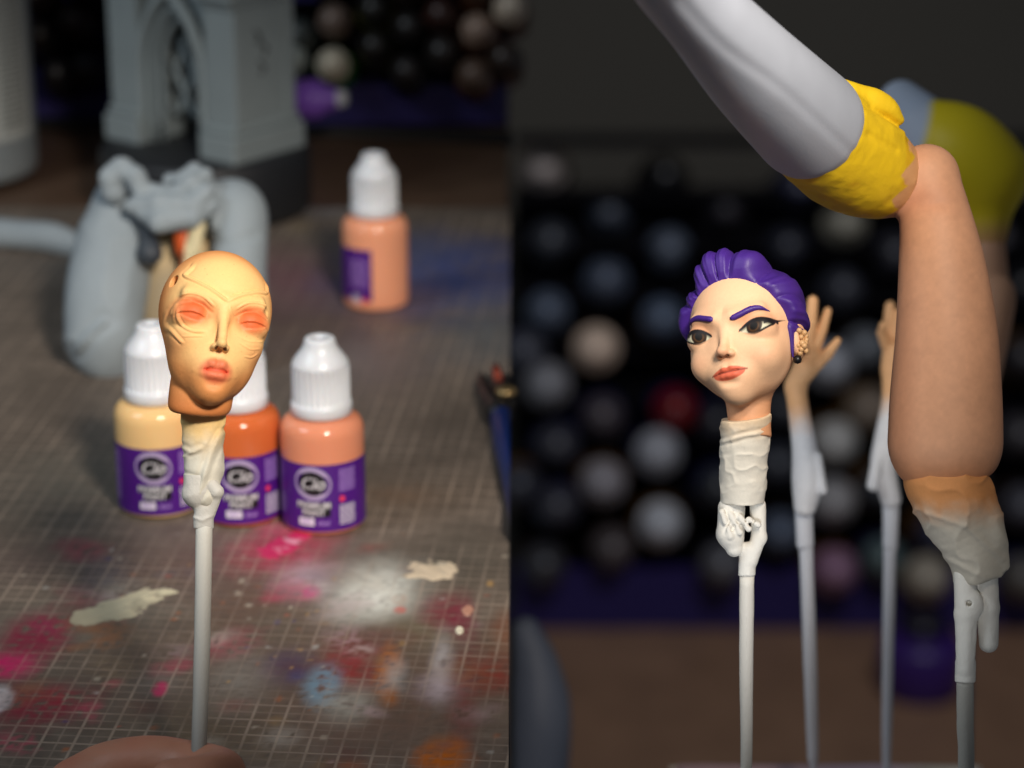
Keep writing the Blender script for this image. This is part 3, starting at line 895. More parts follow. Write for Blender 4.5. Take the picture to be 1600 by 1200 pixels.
# ---- purple haired head
BX, BZ = 8.8, -0.5
def headB0(p):
    q = mirror(p)
    d = ell(p, (0, 1.8, 5.0), (16.2, 16.4, 17.0))
    d = smin(d, ell(p, (0, -3.0, -5.6), (13.9, 13.0, 13.6)), 5)
    d = smin(d, ell(p, (0, -10.2, -17.2), (3.9, 3.9, 3.6)), 6.0)
    d = smin(d, ell(q, (9.0, -9.0, -8.0), (4.2, 4.2, 4.0)), 4)
    d = smin(d, cone(q, (2.6, -14.6, 3.6), (10.2, -11.6, 5.2), 1.3, 0.9), 3.5)
    d = ssub(d, ell(q, (BX - 0.9, -18.6, -0.3), (5.4, 4.2, 3.4)), 2.6)
    d = smin(d, ell(q, (BX - 0.2, -9.6, BZ), (5.2, 5.0, 4.8)), 1.0)
    d = smin(d, chain(q, [((0, -14.6, 3.0), 1.1), ((0, -15.6, -1.5), 0.95), ((0, -17.4, -5.6), 1.25)], 0.5), 1.8)
    d = smin(d, ell(p, (0, -18.2, -6.8), (1.75, 1.9, 1.5)), 1.1)
    d = smin(d, ell(q, (1.8, -16.4, -7.3), (1.2, 1.6, 1.05)), 0.8)
    d = ssub(d, ell(q, (0.95, -17.5, -8.2), (0.55, 0.9, 0.65)), 0.3)
    d = smin(d, ell(p, (0, -11.2, -12.6), (6.2, 4.4, 4.4)), 3.0)
    sm = 0.10 * p[:, 0]
    pm = p.copy(); pm[:, 2] = pm[:, 2] - 0.06 * p[:, 0]; qm = mirror(pm)
    ul = chain(qm, [((0, -15.6, -11.6), 0.75), ((1.2, -15.6, -11.35), 0.9), ((3.2, -14.6, -11.9), 0.7), ((5.2, -13.0, -12.2), 0.25)], 0.4)
    ll = chain(qm, [((0, -15.4, -13.5), 1.05), ((1.6, -15.1, -13.4), 1.0), ((3.6, -14.0, -12.9), 0.65), ((4.6, -13.4, -12.4), 0.25)], 0.4)
    d = smin(d, ul, 0.5); d = smin(d, ll, 0.5)
    d = ssub(d, chain(qm, [((0, -16.6, -12.45), 0.2), ((2.4, -15.8, -12.3), 0.2), ((5.6, -13.2, -12.2), 0.15)], 0.2), 0.3)
    d = ssub(d, ell(p, (0, -15.9, -15.5), (3.0, 1.3, 0.8)), 1.5)
    # ears
    e = ell(q, (15.6, 1.8, -3.0), (2.3, 4.0, 5.4)); e = ssub(e, ell(q, (17.8, 0.8, -2.4), (1.2, 2.2, 3.2)), 0.6)
    d = smin(d, e, 0.8)
    # neck
    nk = smax(chain(p, [((-1.0, 2.0, -12), 7.6), ((-2.2, 2.6, -20), 6.4), ((-3.2, 4.0, -32), 5.9)], 2), -(p[:, 2] + 29.0), 0.4)
    d = smin(d, nk, 2.0)
    return d


def eye_shape(x, z, s):
    """signed plane measure of the painted eye opening: u across outwards, v up"""
    u = (s * x - BX); v = z - BZ - 0.14 * u
    top = 1.6 * (1 - (u / 4.6) ** 2); bot = -1.7 * (1 - (np.abs(u - 0.3) / 4.7) ** 1.8)
    return u, v, top, bot


def colB(V, N):
    x, y, z = V.T
    c = np.tile(lin(236, 190, 152), (len(V), 1))
    def mixin(w, col):
        nonlocal c; w = np.clip(w, 0, 1)[:, None]; c = c * (1 - w) + np.array(col) * w
    mixin(0.45 * sstep(-4, 4, y), lin(214, 146, 98))
    mixin(0.5 * sstep(-13, -20, z) * sstep(-12, -6, y), lin(206, 136, 90))
    for s in (-1, 1):
        mixin(0.5 * sstep(1.2, 0.3, np.hypot((s * x - BX) / 6.5, (z - 1.2) / 4.4)) * (y < -3), lin(206, 128, 84))
        mixin(0.22 * sstep(1, 0.2, np.hypot((s * x - 10) / 5, (z + 8) / 4)), lin(226, 150, 116))
    mixin(0.30 * sstep(1.2, 0.4, np.hypot(x / 2.6, (z + 7.6) / 2.0)) * (y < -13), lin(208, 116, 82))
    fr = (y < -4)
    for s in (-1, 1):
        u, v, top, bot = eye_shape(x, z, s)
        inside = np.where(np.abs(u) < 4.6, np.minimum(top - v, v - bot), -9.0)
        mixin(sstep(-0.10, 0.08, inside) * fr * (s * x > 2), lin(206, 202, 176))
        gaze = u - s * 0.2
        ir = np.hypot(gaze + 0.2, v - 0.25)
        ins = sstep(-0.10, 0.08, inside) * fr * (s * x > 2)
        mixin(ins * sstep(2.5, 2.3, ir), lin(44, 28, 18))
        mixin(ins * sstep(1.75, 1.5, ir), lin(78, 52, 28))
        mixin(ins * sstep(1.3, 1.1, ir), lin(12, 10, 10))
        mixin(ins * 0.8 * sstep(1.2, 0.2, top - v), lin(30, 22, 20))
        # liner along the upper lid with a wing, thin line below
        upl = np.where((u > -4.6) & (u < 4.9), v - np.maximum(top, -0.1), 9)
        thick = 0.5 + 0.10 * (u + 5)
        mixin(sstep(-0.35, -0.1, upl) * sstep(thick + 0.12, thick - 0.12, upl) * fr * (s * x > 2), lin(20, 18, 22))
        w, t = seg_dist(u, v, [(2.6, 0.9), (4.4, 1.1), (6.2, 1.5)])
        mixin(sstep(1.05 - 0.95 * 1.0, -0.2, w - 0.95 * (1 - t)) * (y < 0) * (u > 2.8) * (s * x > 2), lin(20, 18, 22))
        lol = np.abs(v - bot + 0.12)
        mixin(sstep(0.42, 0.2, lol) * (u > -3.8) * (u < 4.8) * sstep(-4.5, 2.0, u) * fr * (s * x > 2), lin(26, 22, 24))
    pz = z - 0.06 * x
    up = np.minimum(0.42 * (1 - (np.abs(x) / 5.5) ** 2) * 3.4 - 0.25 * np.exp(-(x / 0.7) ** 2), 2.0)
    lipm = sstep(-0.1, 0.15, np.minimum(-12.3 + up - pz, pz + 12.6 + 2.1 * np.sqrt(np.clip(1 - (x / 4.9) ** 2, 0, 1)))) * (np.abs(x) < 5.5) * (y < -9)
    mixin(0.92 * lipm, lin(216, 92, 64))
    mixin(0.8 * np.exp(-((pz + 12.42) / 0.24) ** 2) * (np.abs(x) < 5.6) * (y < -9), lin(96, 34, 22))
    mixin(0.85 * sstep(0.2, 0.0, ell(mirror(V), (0.95, -17.5, -8.2), (0.55, 0.9, 0.65))), lin(96, 48, 30))
    c *= (1 + 0.05 * noise(V, 3.4, 2, 5))[:, None]
    return np.clip(c, 0, 1)


def hairB():
    """hair as one swept back volume, scalloped into locks that run from the hairline to the back"""
    def f(p):
        x, y, z = p[:, 0], p[:, 1], p[:, 2]
        ph = np.arctan2(x + 1.0, z - 2.0)
        w = ph + 0.16 * np.sin(3.1 * ph + 0.8) + 0.05 * np.sin(7 * ph) + 0.010 * (y + 8) * np.sin(2.3 * ph + 1.0)
        lock = np.abs(np.sin(w * 8.6 + 0.35)) ** 0.75
        fine = np.sin(w * 58 + 2.0 * np.sin(y * 0.35))
        cap = ell(p, (0, 2.6, 5.4), (18.0, 17.6, 18.3))
        pom = ell(p, (-3.0, -5.2, 20.2), (7.6, 6.6, 5.8)); pom = smin(pom, ell(p, (4.5, -4.0, 19.4), (6.8, 7.0, 4.8)), 1.4)
        sides = ell(np.abs(p) * np.array([1, 0, 0], dtype=p.dtype) + p * np.array([0, 1, 1], dtype=p.dtype), (13.2, -0.5, 8.0), (5.4, 6.5, 6.5))
        d = smin(smin(cap, pom, 3.0), sides, 3.0)
        d = d - 1.6 * (lock - 0.66) - 0.11 * fine
        yh = np.interp(z, [-2, 5, 11, 15.2, 18], [-2.2, -5.6, -8.8, -11.0, -12.2]) + 0.45 * lock
        d = smax(d, yh - y, 1.3)
        low = -(z + 2.5 - 0.30 * (y - 2))
        d = np.where(y > 0.5, smax(d, low - 1.5, 1.2), smax(d, -(z + 2.0), 0.8))
        qq = mirror(p)
        return smin(d, chain(qq, [((14.9, -2.6, 0), 1.5), ((14.9, -2.0, -4), 0.9), ((14.7, -1.6, -8.5), 0.25)], 0.05), 0.8)
    return f


PXB = 745 / F
def purple_head():
    root = empty('head_on_stick', P(1164, 529, 745), RCAM)
    tag(root, 'painted figure head with swept back purple hair and winged eyeliner on a stick', 'head')
    R = (Matrix.Rotation(math.radians(-5), 3, 'Y') @ Matrix.Rotation(math.radians(-12), 3, 'X') @ Matrix.Rotation(math.radians(-27), 3, 'Z')).to_4x4()
    h = sdf_obj('head', headB0, (-20, -22, -34), (20, 24, 24), 0.23, M['skin'], root, colB, lambda V, N: 0.02 * noise(V, 1.6, 2, 3))
    h.matrix_local = R
    f = hairB()
    hr = sdf_obj('hair', f, (-22, -20, -14), (22, 27, 29), 0.26, M['hair'], root)
    hr.matrix_local = R
    # raised eyebrows: a ribbon laid on the brow
    def brow(s):
        pts = bez([(2.6, 2.6), (5.2, 3.6), (8.2, 4.8), (10.4, 5.0), (12.2, 4.2)] if s > 0 else [(2.7, 3.4), (5.2, 4.2), (8.2, 5.2), (10.4, 5.2), (12.2, 4.2)], 6)
        P3 = []
        for q in pts:
            ys = np.linspace(-20, -4, 200); pp = np.stack([np.full(200, s * q[0]), ys, np.full(200, q[1])], 1)
            dd = headB0(pp); k = np.argmax(dd < 0); P3.append((s * q[0], ys[k] + 0.1, q[1]))
        n = len(P3); rr = np.interp(np.linspace(0, 1, n), [0, 0.08, 0.5, 0.8, 1], [0.5, 0.9, 0.95, 0.7, 0.15])
        V, Fs = tube(P3, rr, 10)
        V[:, 2] += 0
        o = mesh_np('eyebrow', V, Fs, M['hair'], h); return o
    brow(1); brow(-1)
    V, Q = lathe([(0, -1.3), (1.0, -0.9), (1.3, 0), (1.0, 0.9), (0, 1.3)], 16)
    mesh_np('ear_stud', V + np.array([15.6, -0.6, -9.2]), Q, M['black'], h)
    bd = []
    rb = np.random.RandomState(2)
    for k in range(16):
        Vb, Qb = lathe([(0, -0.95), (0.7, -0.6), (0.95, 0), (0.7, 0.6), (0, 0.95)], 10)
        a = k * 2.4; bd.append((Vb * rb.uniform(0.8, 1.2) + np.array([17.3 + 0.9 * math.sin(a), 1.4 + 2.6 * rb.uniform(-1, 1), -1.0 - 0.42 * k]), Qb))
    mesh_np('ear_beads', *join(bd), mat('beige_beads', lin(206, 164, 116), 0.45), h)
    s = PXB; L = lambda px, py, y=0.0: (((px - 800) * (745 + y) - (1164 - 800) * 745) / F, y, ((600 - py) * (745 + y) - (600 - 529) * 745) / F)
    def tape(p):
        a, b = L(1165, 650, -2.0), L(1160, 785, 4.0)
        d = cone(p, a, b, 7.2, 6.4)
        d = smax(d, p[:, 2] - (L(0, 650)[2] + 0.16 * (p[:, 0] - 2) + 0.10 * p[:, 1]), 0.3); d = smax(d, -(p[:, 2] - L(0, 788)[2]), 0.3)
        f, t = seg_dist(p[:, 0], p[:, 2], [L(1128, 690)[::2], L(1160, 680)[::2], L(1202, 672)[::2]])
        d = d - 0.25 * np.exp(-(f / 0.5) ** 2) + 0.25 * np.exp(-((f - 1) / 0.5) ** 2)
        return d + 0.15 * noise(p * np.array([1, 1, 2.2]), 0.2, 3, 22) + crumple(p * np.array([1, 1, 1.8]), 0.14, 26, 0.45)
    sdf_obj('tape_wrap', tape, (-10, -11, -52), (12, 16, -22), 0.33, M['tape'], root, tape_col(-22, -32, lin(226, 200, 166), lin(222, 216, 202)))
    def clip(p):
        d = chain(p, [(L(1143, 795, 4), 4.0), (L(1141, 835, 4), 4.0), (L(1148, 856, 4), 2.6)], 1)
        d = smin(d, chain(p, [(L(1184, 790, 4.5), 2.4), (L(1186, 840, 4.5), 2.2), (L(1172, 875, 5), 2.4)], 1), 0.7)
        for k in range(4):
            a = L(1128 + 14 * k, 800 + 4 * k, 0.2); b = L(1142 + 14 * k, 838 - 6 * k, 0.2)
            d = smin(d, cone(p, a, b, 0.9, 1.0), 0.5)
            a = L(1130 + 14 * k, 832 - 4 * k, 0.0); b = L(1146 + 12 * k, 800 + 3 * k, 0.0)
            d = ssub(d, cone(p, a, b, 0.5, 0.5), 0.5)
        d = ssub(d, cone(p, L(1170, 846, -1), L(1164, 868, -1), 0.9, 0.7), 0.4)
        c = smax(chain(p, [(L(1168, 860, 5.0), 2.6), (L(1167, 902, 6.0), 2.55)], 1), -(p[:, 2] - L(0, 902)[2]), 0.3)
        d = smin(d, c, 0.6)
        return d + 0.18 * noise(p, 0.35, 2, 23)
    sdf_obj('clip', clip, (-11, -3, -74), (10, 14, -47), 0.3, M['primed'], root)
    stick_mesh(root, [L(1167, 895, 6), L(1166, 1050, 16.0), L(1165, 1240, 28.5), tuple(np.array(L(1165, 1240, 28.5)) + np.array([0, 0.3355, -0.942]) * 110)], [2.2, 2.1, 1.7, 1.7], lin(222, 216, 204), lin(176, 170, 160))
    return root
purple_head()

# ------------------------------------------------------------------ left: things behind the bottles
def camroot(name, px, py, z):
    o = empty(name, P(px, py, z), RCAM); s = z / F
    return o, (lambda x, y, d=0.0: (((x - 800) * (z + d) - (px - 800) * z) / F, d, ((600 - y) * (z + d) - (600 - py) * z) / F)), s


def grey_figure():
    """primed lower body of a figure, sat behind the bottles"""
    z = 1085.0
    root, L, s = camroot('seated_figurine', 260, 440, z)
    tag(root, 'grey primed figure body with bent legs and crumpled cloth, behind the masked head', 'figurine')
    def legs_left(p):
        d = chain(p, [(L(196, 318, 14), 12.5), (L(178, 380, 6), 15.5), (L(166, 450, -2), 17.0), (L(162, 520, -6), 16.0), (L(168, 556, -2), 12.5)], 4)
        # knee and calf fold
        f, t = seg_dist(p[:, 0], p[:, 2], [L(132, 548)[::2], L(150, 528)[::2], L(176, 505)[::2]])
        d = d - 1.0 * np.exp(-(f / 1.3) ** 2) + 0.8 * np.exp(-((f - 3.0) / 1.6) ** 2)
        d = smin(d, chain(p, [(L(170, 555, 0), 12.0), (L(200, 570, 14), 10.0)], 2), 3)
        return d + 0.25 * noise(p, 0.12, 2, 3) + crumple(p, 0.035, 4, 1.2)
    sdf_obj('leg', legs_left, (-48, -26, -46), (2, 42, 48), 0.85, M['grey'], root)
    def legs_right(p):
        d = chain(p, [(L(352, 330, 8), 13.5), (L(370, 335, 2), 13.0), (L(374, 420, -4), 11.5), (L(372, 520, -4), 12.0), (L(360, 575, 4), 9.0)], 3)
        f, t = seg_dist(p[:, 0], p[:, 2], [L(325, 372)[::2], L(360, 386)[::2], L(400, 372)[::2]])
        d = d + 0.9 * np.exp(-(f / 2.2) ** 2)
        return d + 0.2 * noise(p, 0.12, 2, 4)
    sdf_obj('leg', legs_right, (2, -26, -46), (48, 34, 48), 0.85, M['grey'], root)
    def torso(p):
        d = smax(ell(p, L(285, 470, 16), (21, 15, 40)), p[:, 2] - L(0, 350)[2], 1)
        d = ssub(d, ell(p, L(282, 352, 14), (13, 10, 20)), 1)
        return d + 0.2 * noise(p, 0.2, 2, 5)
    def torso_col(V, N):
        c = np.tile(lin(176, 160, 132), (len(V), 1))
        t = sstep(-4, 16, V[:, 2] + 5 * noise(V, 0.1, 2, 3))[:, None]
        return c * (1 - t) + lin(210, 184, 140) * t
    sdf_obj('torso', torso, (-22, -6, -46), (32, 34, 30), 0.8, M['greycol'], root, torso_col)
    def cloth(p):
        d = None
        def add(e, k=1.2):
            nonlocal d; d = e if d is None else smin(d, e, k)
        add(chain(p, [(L(178, 300, -8), 4.76), (L(172, 278, -10), 4.48), (L(190, 264, -10), 4.76), (L(212, 276, -12), 4.20), (L(222, 300, -12), 3.64)], 1))
        add(chain(p, [(L(208, 322, -14), 3.64), (L(250, 318, -18), 4.76), (L(300, 322, -18), 4.48), (L(322, 300, -16), 3.64)], 1))
        add(chain(p, [(L(218, 332, -16), 2.52), (L(250, 345, -20), 5.04), (L(300, 340, -18), 4.20), (L(330, 320, -14), 3.08)], 1))
        add(chain(p, [(L(230, 300, -10), 3.64), (L(270, 302, -14), 2.80), (L(300, 288, -14), 4.48), (L(318, 274, -10), 3.64)], 1))
        add(chain(p, [(L(282, 282, -8), 3.36), (L(304, 268, -8), 3.64), (L(328, 298, -8), 3.64), (L(340, 330, -8), 3.36), (L(338, 352, -10), 2.24)], 1))
        f = chain(p, [(L(266, 282, -4), 3.08), (L(300, 280, -6), 2.80), (L(340, 300, -6), 3.36)], 1); add(f)
        return d + 0.3 * noise(p, 0.25, 3, 6) + crumple(p, 0.09, 9, 0.6)
    sdf_obj('cloth', cloth, (-30, -28, 18), (28, 8, 52), 0.6, M['grey'], root)
    def pouch(p):
        d = chain(p, [(L(232, 368, -10), 3.0), (L(234, 395, -12), 5.6)], 2)
        return smin(d, chain(p, [(L(218, 330, -8), 2.4), (L(226, 365, -10), 2.2)], 1), 1)
    sdf_obj('pouch', pouch, (-18, -20, 4), (2, 0, 34), 0.6, mat('dark_leather', lin(58, 64, 72), 0.5, 0.2), root)
    def ear_piece(p):
        d = chain(p, [(L(310, 352, -14), 3.2), (L(300, 390, -15), 3.4), (L(292, 420, -14), 2.6)], 1)
        return ssub(d, chain(p, [(L(290, 356, -19), 3.2), (L(290, 384, -19), 3.0)], 1), 0.8)
    def ec(V, N):
        t = sstep(-6.2, -8.4, V[:, 0] - L(310, 0)[0] + 0)[:, None] if False else sstep(L(300, 0)[0], L(292, 0)[0], V[:, 0])[:, None]
        return lin(226, 212, 170) * (1 - t) + lin(226, 104, 48) * t
    sdf_obj('inner_lining', ear_piece, (2, -24, -4), (20, -6, 32), 0.5, M['greycol'], root, ec)
    def inner(p): return ell(p, L(287, 372, -9), (4.2, 4.0, 8.5))
    sdf_obj('orange_patch', inner, (-2, -18, 4), (14, 0, 34), 0.6, mat('orange_paint', lin(226, 100, 44), 0.55), root)
    # folded far leg lying on the desk to the left
    z2 = 1250.0
    r2, L2, s2 = camroot('limb_on_desk', 40, 372, z2)
    tag(r2, 'grey primed figure limb lying on the desk at the left edge', 'limb')
    def limb(p):
        return chain(p, [(L2(-60, 362, 6), 8.5), (L2(20, 366, 2), 7.2), (L2(80, 372, -4), 7.6), (L2(118, 385, -8), 6.6)], 3) + 0.2 * noise(p, 0.2, 2, 8)
    sdf_obj('limb', limb, (-50, -24, -22), (40, 24, 20), 0.9, M['grey'], r2)
grey_figure()


def gothic_arch():
    c = G(312, 322)
    ang = math.radians(-38)
    root = empty('arch_scenery', (c[0] + 4, c[1], 0), Matrix.Rotation(ang, 3, 'Z'))
    tag(root, 'grey gothic arch scenery piece on a round black base', 'model scenery')
    V, Q = lathe([(0, 0.1), (52, 0.1), (53.5, 1.2), (54, 3), (54, 30), (53, 32.5), (50, 34), (0, 34)], 80)
    mesh_np('round_base', V, Q, M['pedestal'], root)
    b0 = 33.8; KS = 1.13
    def up(V):
        V = np.array(V, float); V[:, :2] *= KS; V[:, 2] = (V[:, 2] - b0) * KS + b0; return V
    st = M['stone']
    def bx(name, c, s, bw=0.8, par=root, m=st):
        V, Fq = box(c, s); o = mesh_np(name, up(V), Fq, m, par, False); bevel(o, bw); return o
    # two corner piers with plinth, shaft, recessed panel and capital
    for x in (30, -30):
        bx('pier_plinth', (x, 0, b0 + 6), (22, 46, 12), 1.2)
        bx('pier_plinth', (x, 0, b0 + 14), (19.5, 43, 4.2), 1.6)
        sh = bx('pier_shaft', (x, 0, b0 + 42), (16, 36, 54), 0.9)
        bx('pilaster', (x, 16.2, b0 + 42), (18.5, 6, 52), 0.8, sh)
        bx('pilaster', (x, -16.2, b0 + 42), (18.5, 6, 52), 0.8, sh)
        bx('pier_moulding', (x, 0, b0 + 70), (19.5, 42, 3), 1.0)
        bx('pier_capital', (x, 0, b0 + 75), (23, 47, 7), 1.4)
        bx('pier_capital', (x, 0, b0 + 81.5), (27, 51, 6), 1.0)
    # carved mark on the outer face of the near pier
    for k, (dy, dz) in enumerate(((-3, 54), (1, 48), (-1, 40))):
        V, Fq = tube(bez([(38.2, dy - 2, b0 + dz + 3), (38.4, dy + 1.5, b0 + dz), (38.2, dy - 1, b0 + dz - 3)], 5), 0.6, 6)
        mesh_np('carved_mark', up(V), Fq, M['pedestal'], root)
    # pointed arch: two swept mouldings
    def arc(off, n=22):
        hw = 19.5 + off; zs = b0 + 16; zc = b0 + 34; pts = [(hw, 0, b0 + 0.5), (hw, 0, zs), (hw, 0, zc)]
        R = 2 * hw * 0.98
        for t in np.linspace(0.06, 1, n):
            a = t * math.acos((R - hw) / R); pts.append((-(R - hw) + R * math.cos(a), 0, zc + R * math.sin(a) * 1.12))
        left = [(-x, y, z) for (x, y, z) in pts[::-1]]
        return np.array(pts + left)
    for off, rad, y in ((0, 2.6, -17), (-3.6, 2.0, -13.5), (-6.4, 1.6, -10)):
        p = arc(off); p[:, 0] -= 2; p[:, 1] = y
        V, Fs = tube(p, rad, 10); mesh_np('arch_moulding', up(V), Fs, st, root)
    # spandrel wall above the arch, cut as a strip between the arch line and the top
    p = arc(1.2); p[:, 0] -= 2; p = p[2:-2]
    V = []; Fs = []
    for i, q in enumerate(p):
        V += [(q[0], -12, q[2]), (q[0], -12, b0 + 86), (q[0], 12, q[2]), (q[0], 12, b0 + 86)]
        if i:
            a, b = 4 * (i - 1), 4 * i
            Fs += [[a, b, b + 1, a + 1], [a + 3, b + 3, b + 2, a + 2], [a + 2, b + 2, b, a]]
    mesh_np('spandrel', up(V), Fs, st, root, False)
    bx('cornice', (-2, 0, b0 + 88), (86, 54, 7), 1.4)
    # lattice window behind the arch
    lat = empty_part = None
    for k in range(-3, 5):
        for sgn in (-1, 1):
            x0 = -2 + (k * 11 - 22) * sgn; x1 = x0 + 44 * sgn
            # clip the bar to the opening
            pts = []
            for t in np.linspace(0, 1, 30):
                x = x0 + (x1 - x0) * t; zz = b0 + 12 + 86 * t
                if abs(x + 2) < 16 and zz < b0 + 34 + max(0, 34 * (1 - (abs(x + 2) / 17) ** 1.6)): pts.append((x, -3 + 0.6 * sgn, zz))
            if len(pts) > 2:
                V, Fs = tube(pts, 1.5, 6); mesh_np('lattice_bar', up(V), Fs, st, root)
    bx('back_panel', (-2, 8, b0 + 36), (34, 2, 70), 0.4, root, M['pedestal'])
gothic_arch()


def storage_jar():
    c = G(-62, 268)
    root = empty('storage_jar', (c[0], c[1], 0.1)); tag(root, 'frosted plastic jar with a printed paper label at the left edge', 'jar')
    V, Q = lathe([(0, 0), (38, 0), (41, 2), (42, 6), (42, 130), (40, 140), (30, 152), (0, 152)], 64)
    mesh_np('jar_body', V, Q, M['jar'], root)
    a = np.radians(np.linspace(-110, 78, 50)); r = 42.3
    V = np.array([[r * math.sin(t), -r * math.cos(t), z] for t in a for z in (24, 128)])
    lb = mesh_np('label', V, np.array([[2 * k, 2 * k + 2, 2 * k + 3, 2 * k + 1] for k in range(49)]), M['jarlabel'], root)
    ln = sum([words(34, 54, 122 - 3.2 * k, 1.2) for k in range(30)], [])
    mesh_np('small_print', wrap(rects2d(ln)[0], 42.4), rects2d(ln)[1], M['steel'], lb, False)
    V, Q = lathe([(0, 152.1), (32, 152.1), (33, 154), (33, 172), (31, 174), (0, 174)], 60)
    mesh_np('lid', V, Q, M['cap'], root)
storage_jar()


# shelf of paint bottles lying with their caps towards the viewer
def lying_bottle(name, label, pos, capcol, bodycol, r, group, tilt=0.0, yaw=0.0, pitch=0.0, fine=28):
    root = empty(name, pos, RCAM.copy() @ Matrix.Rotation(math.radians(yaw), 3, 'Z') @ Matrix.Rotation(math.radians(90 + pitch), 3, 'X'))
    tag(root, label, 'paint bottle', group)
    k = r / 10.0
    key = ('shelf', round(r, 2))
    if key not in SHELF:
        SHELF[key] = (lathe([(0, 26 * k), (4.4 * k, 26 * k), (5.2 * k, 25 * k), (6.2 * k, 21 * k), (9.0 * k, 17 * k), (10 * k, 15 * k), (10 * k, 2 * k), (0, 2 * k)], fine),
                      lathe([(0, 2.2 * k), (9, 2.2 * k), (10.8 * k, 0), (12.2 * k, -4 * k), (12.4 * k, -8 * k), (12.4 * k, -44 * k), (0, -44 * k)], fine))
    (V, Q), (V2, Q2) = SHELF[key]
    def cm(col, rough):
        kk = tuple(np.round(col, 4)) + (rough,)
        if kk not in CM: CM[kk] = mat('bottle_paint', np.array(col), rough, spec=0.5)
        return CM[kk]
    mesh_np('cap', V, Q, cm(capcol, 0.35), root)
    mesh_np('body', V2, Q2, cm(bodycol, 0.3), root)
    return root
SHELF, CM = {}, {}


def auto_labels(items, lm):
    """a label of its own for every bottle: the plain dark ones are told by the nearest thing that stands out"""
    out = []; used = set(x[3] for x in items if x[3])
    for (px, py, cc, lab) in items:
        if lab: out.append(lab); continue
        m = max(cc); hue = 'bluish' if cc[2] > cc[0] + 12 else ('brownish' if cc[0] > cc[2] + 8 else 'grey')
        tone = 'black' if m < 46 else ('dark ' + hue if m < 64 else 'dim ' + hue)
        best = None
        for d, (l, x, y) in sorted([(math.hypot(px - x, py - y), q) for q in lm for (l, x, y) in [q]]):
            dx, dy = px - x, py - y
            h = 'right' if dx > 0 else 'left'; v = 'below' if dy > 0 else 'above'
            if abs(dx) < 0.45 * abs(dy): rel = v
            elif abs(dy) < 0.45 * abs(dx): rel = h + ' of'
            else: rel = v + ' and ' + h + ' of'
            far = '' if d < 110 else 'further '
            c = f'{tone} capped shelf bottle, {far}{rel} the {l}'
            if c not in used: best = c; break
        used.add(best); out.append(best)
    return out


def left_shelf():
    zb = 1492.0
    base = G(400, 192)
    # shelf back and floor strip
    V, Fq = box((-402, base[1] + 74, 150), (800, 4, 330)); o = mesh_np('bottle_shelf', V, Fq, M['pedestal'], smooth=False); tag(o, 'dark paint bottle shelf at the back of the desk', 'shelf')
    V, Fq = box((-402, base[1] + 4, 10), (799, 4, 24)); f = mesh_np('front_rail', V, Fq, M['rack'], o, False); bevel(f, 1)
    for k in range(9):
        hz = 22 + 24 * k
        V, Fq = box((-402, base[1] + 44, hz), (798, 58, 2.0)); mesh_np('ledge', V, Fq, M['rack'], o, False)
    LB = [
        (525, 38, (128, 108, 96), (40, 32, 30), 'beige brown capped bottle on the left shelf, top of the near column'),
        (587, 20, (40, 38, 34), (96, 92, 26), 'black capped olive bottle near the top of the shelf'),
        (640, 48, (42, 38, 36), (34, 30, 28), None), (523, 106, (226, 214, 190), (40, 120, 40), 'cream capped green bottle beside the grey arch'),
        (588, 78, (40, 37, 34), (52, 50, 20), 'black capped dark olive bottle in the second row'),
        (637, 116, (48, 43, 42), (30, 27, 27), None), (690, 28, (66, 42, 36), (96, 40, 34), 'dark red bottle with a brown cap in the top row'),
        (692, 86, (50, 45, 43), (30, 27, 26), None), (747, 52, (168, 140, 122), (120, 70, 44), 'tan capped brown bottle, brightest on the right of the shelf'),
        (741, 122, (110, 88, 74), (96, 56, 36), 'brown capped bottle lowest in the right column'), (797, 18, (210, 190, 168), (90, 60, 40), 'cream capped bottle cut off at the top right of the shelf'),
        (640, -16, (60, 50, 44), (50, 38, 30), None), (748, -14, (90, 66, 52), (110, 66, 40), None), (788, 96, (58, 46, 40), (66, 44, 30), None),
        (70, 60, (44, 38, 34), (40, 30, 28), None), (120, 40, (52, 40, 36), (40, 30, 28), None), (95, 120, (36, 34, 36), (30, 28, 40), None), (140, 110, (34, 32, 36), (26, 26, 52), None),
        (60, 0, (50, 40, 36), (40, 30, 28), None), (135, -20, (40, 34, 32), (34, 30, 28), None), (470, 60, (70, 76, 74), (40, 40, 40), None), (455, 95, (190, 200, 196), (40, 60, 50), 'pale capped bottle half hidden behind the arch'),
        (575, -38, (50, 44, 42), (40, 36, 34), None), (520, -26, (70, 60, 54), (50, 40, 34), None), (695, -40, (60, 46, 40), (60, 40, 36), None),
    ]
    labs = auto_labels([(x[0], x[1], x[2], x[4]) for x in LB], [('grey arch', 400, 100), ('cream capped green bottle', 523, 106), ('tan capped brown bottle', 747, 52), ('olive bottle', 587, 20), ('dark red shelf bottle', 690, 28), ('frosted jar', 20, 100), ('purple bottle', 470, 155)])
    for (px, py, cc, bc, lab), al in zip(LB, labs):
        lying_bottle('shelf_bottle', al, P(px, py, zb - 20), lin(*cc), lin(*bc), 9.6, 'bottles lying on the left shelf')
    pb = lying_bottle('shelf_bottle', 'purple bottle with a white tip poking out beside the arch', P(450, 156, 1400), lin(140, 92, 205), lin(120, 80, 190), 11.0, 'bottles lying on the left shelf', yaw=78)
    V, Q = lathe([(0, 33), (3.6, 33), (4.4, 32), (5.0, 27), (5.0, 24), (0, 24)], 20); mesh_np('tip', V, Q, M['cap'], pb)
left_shelf()


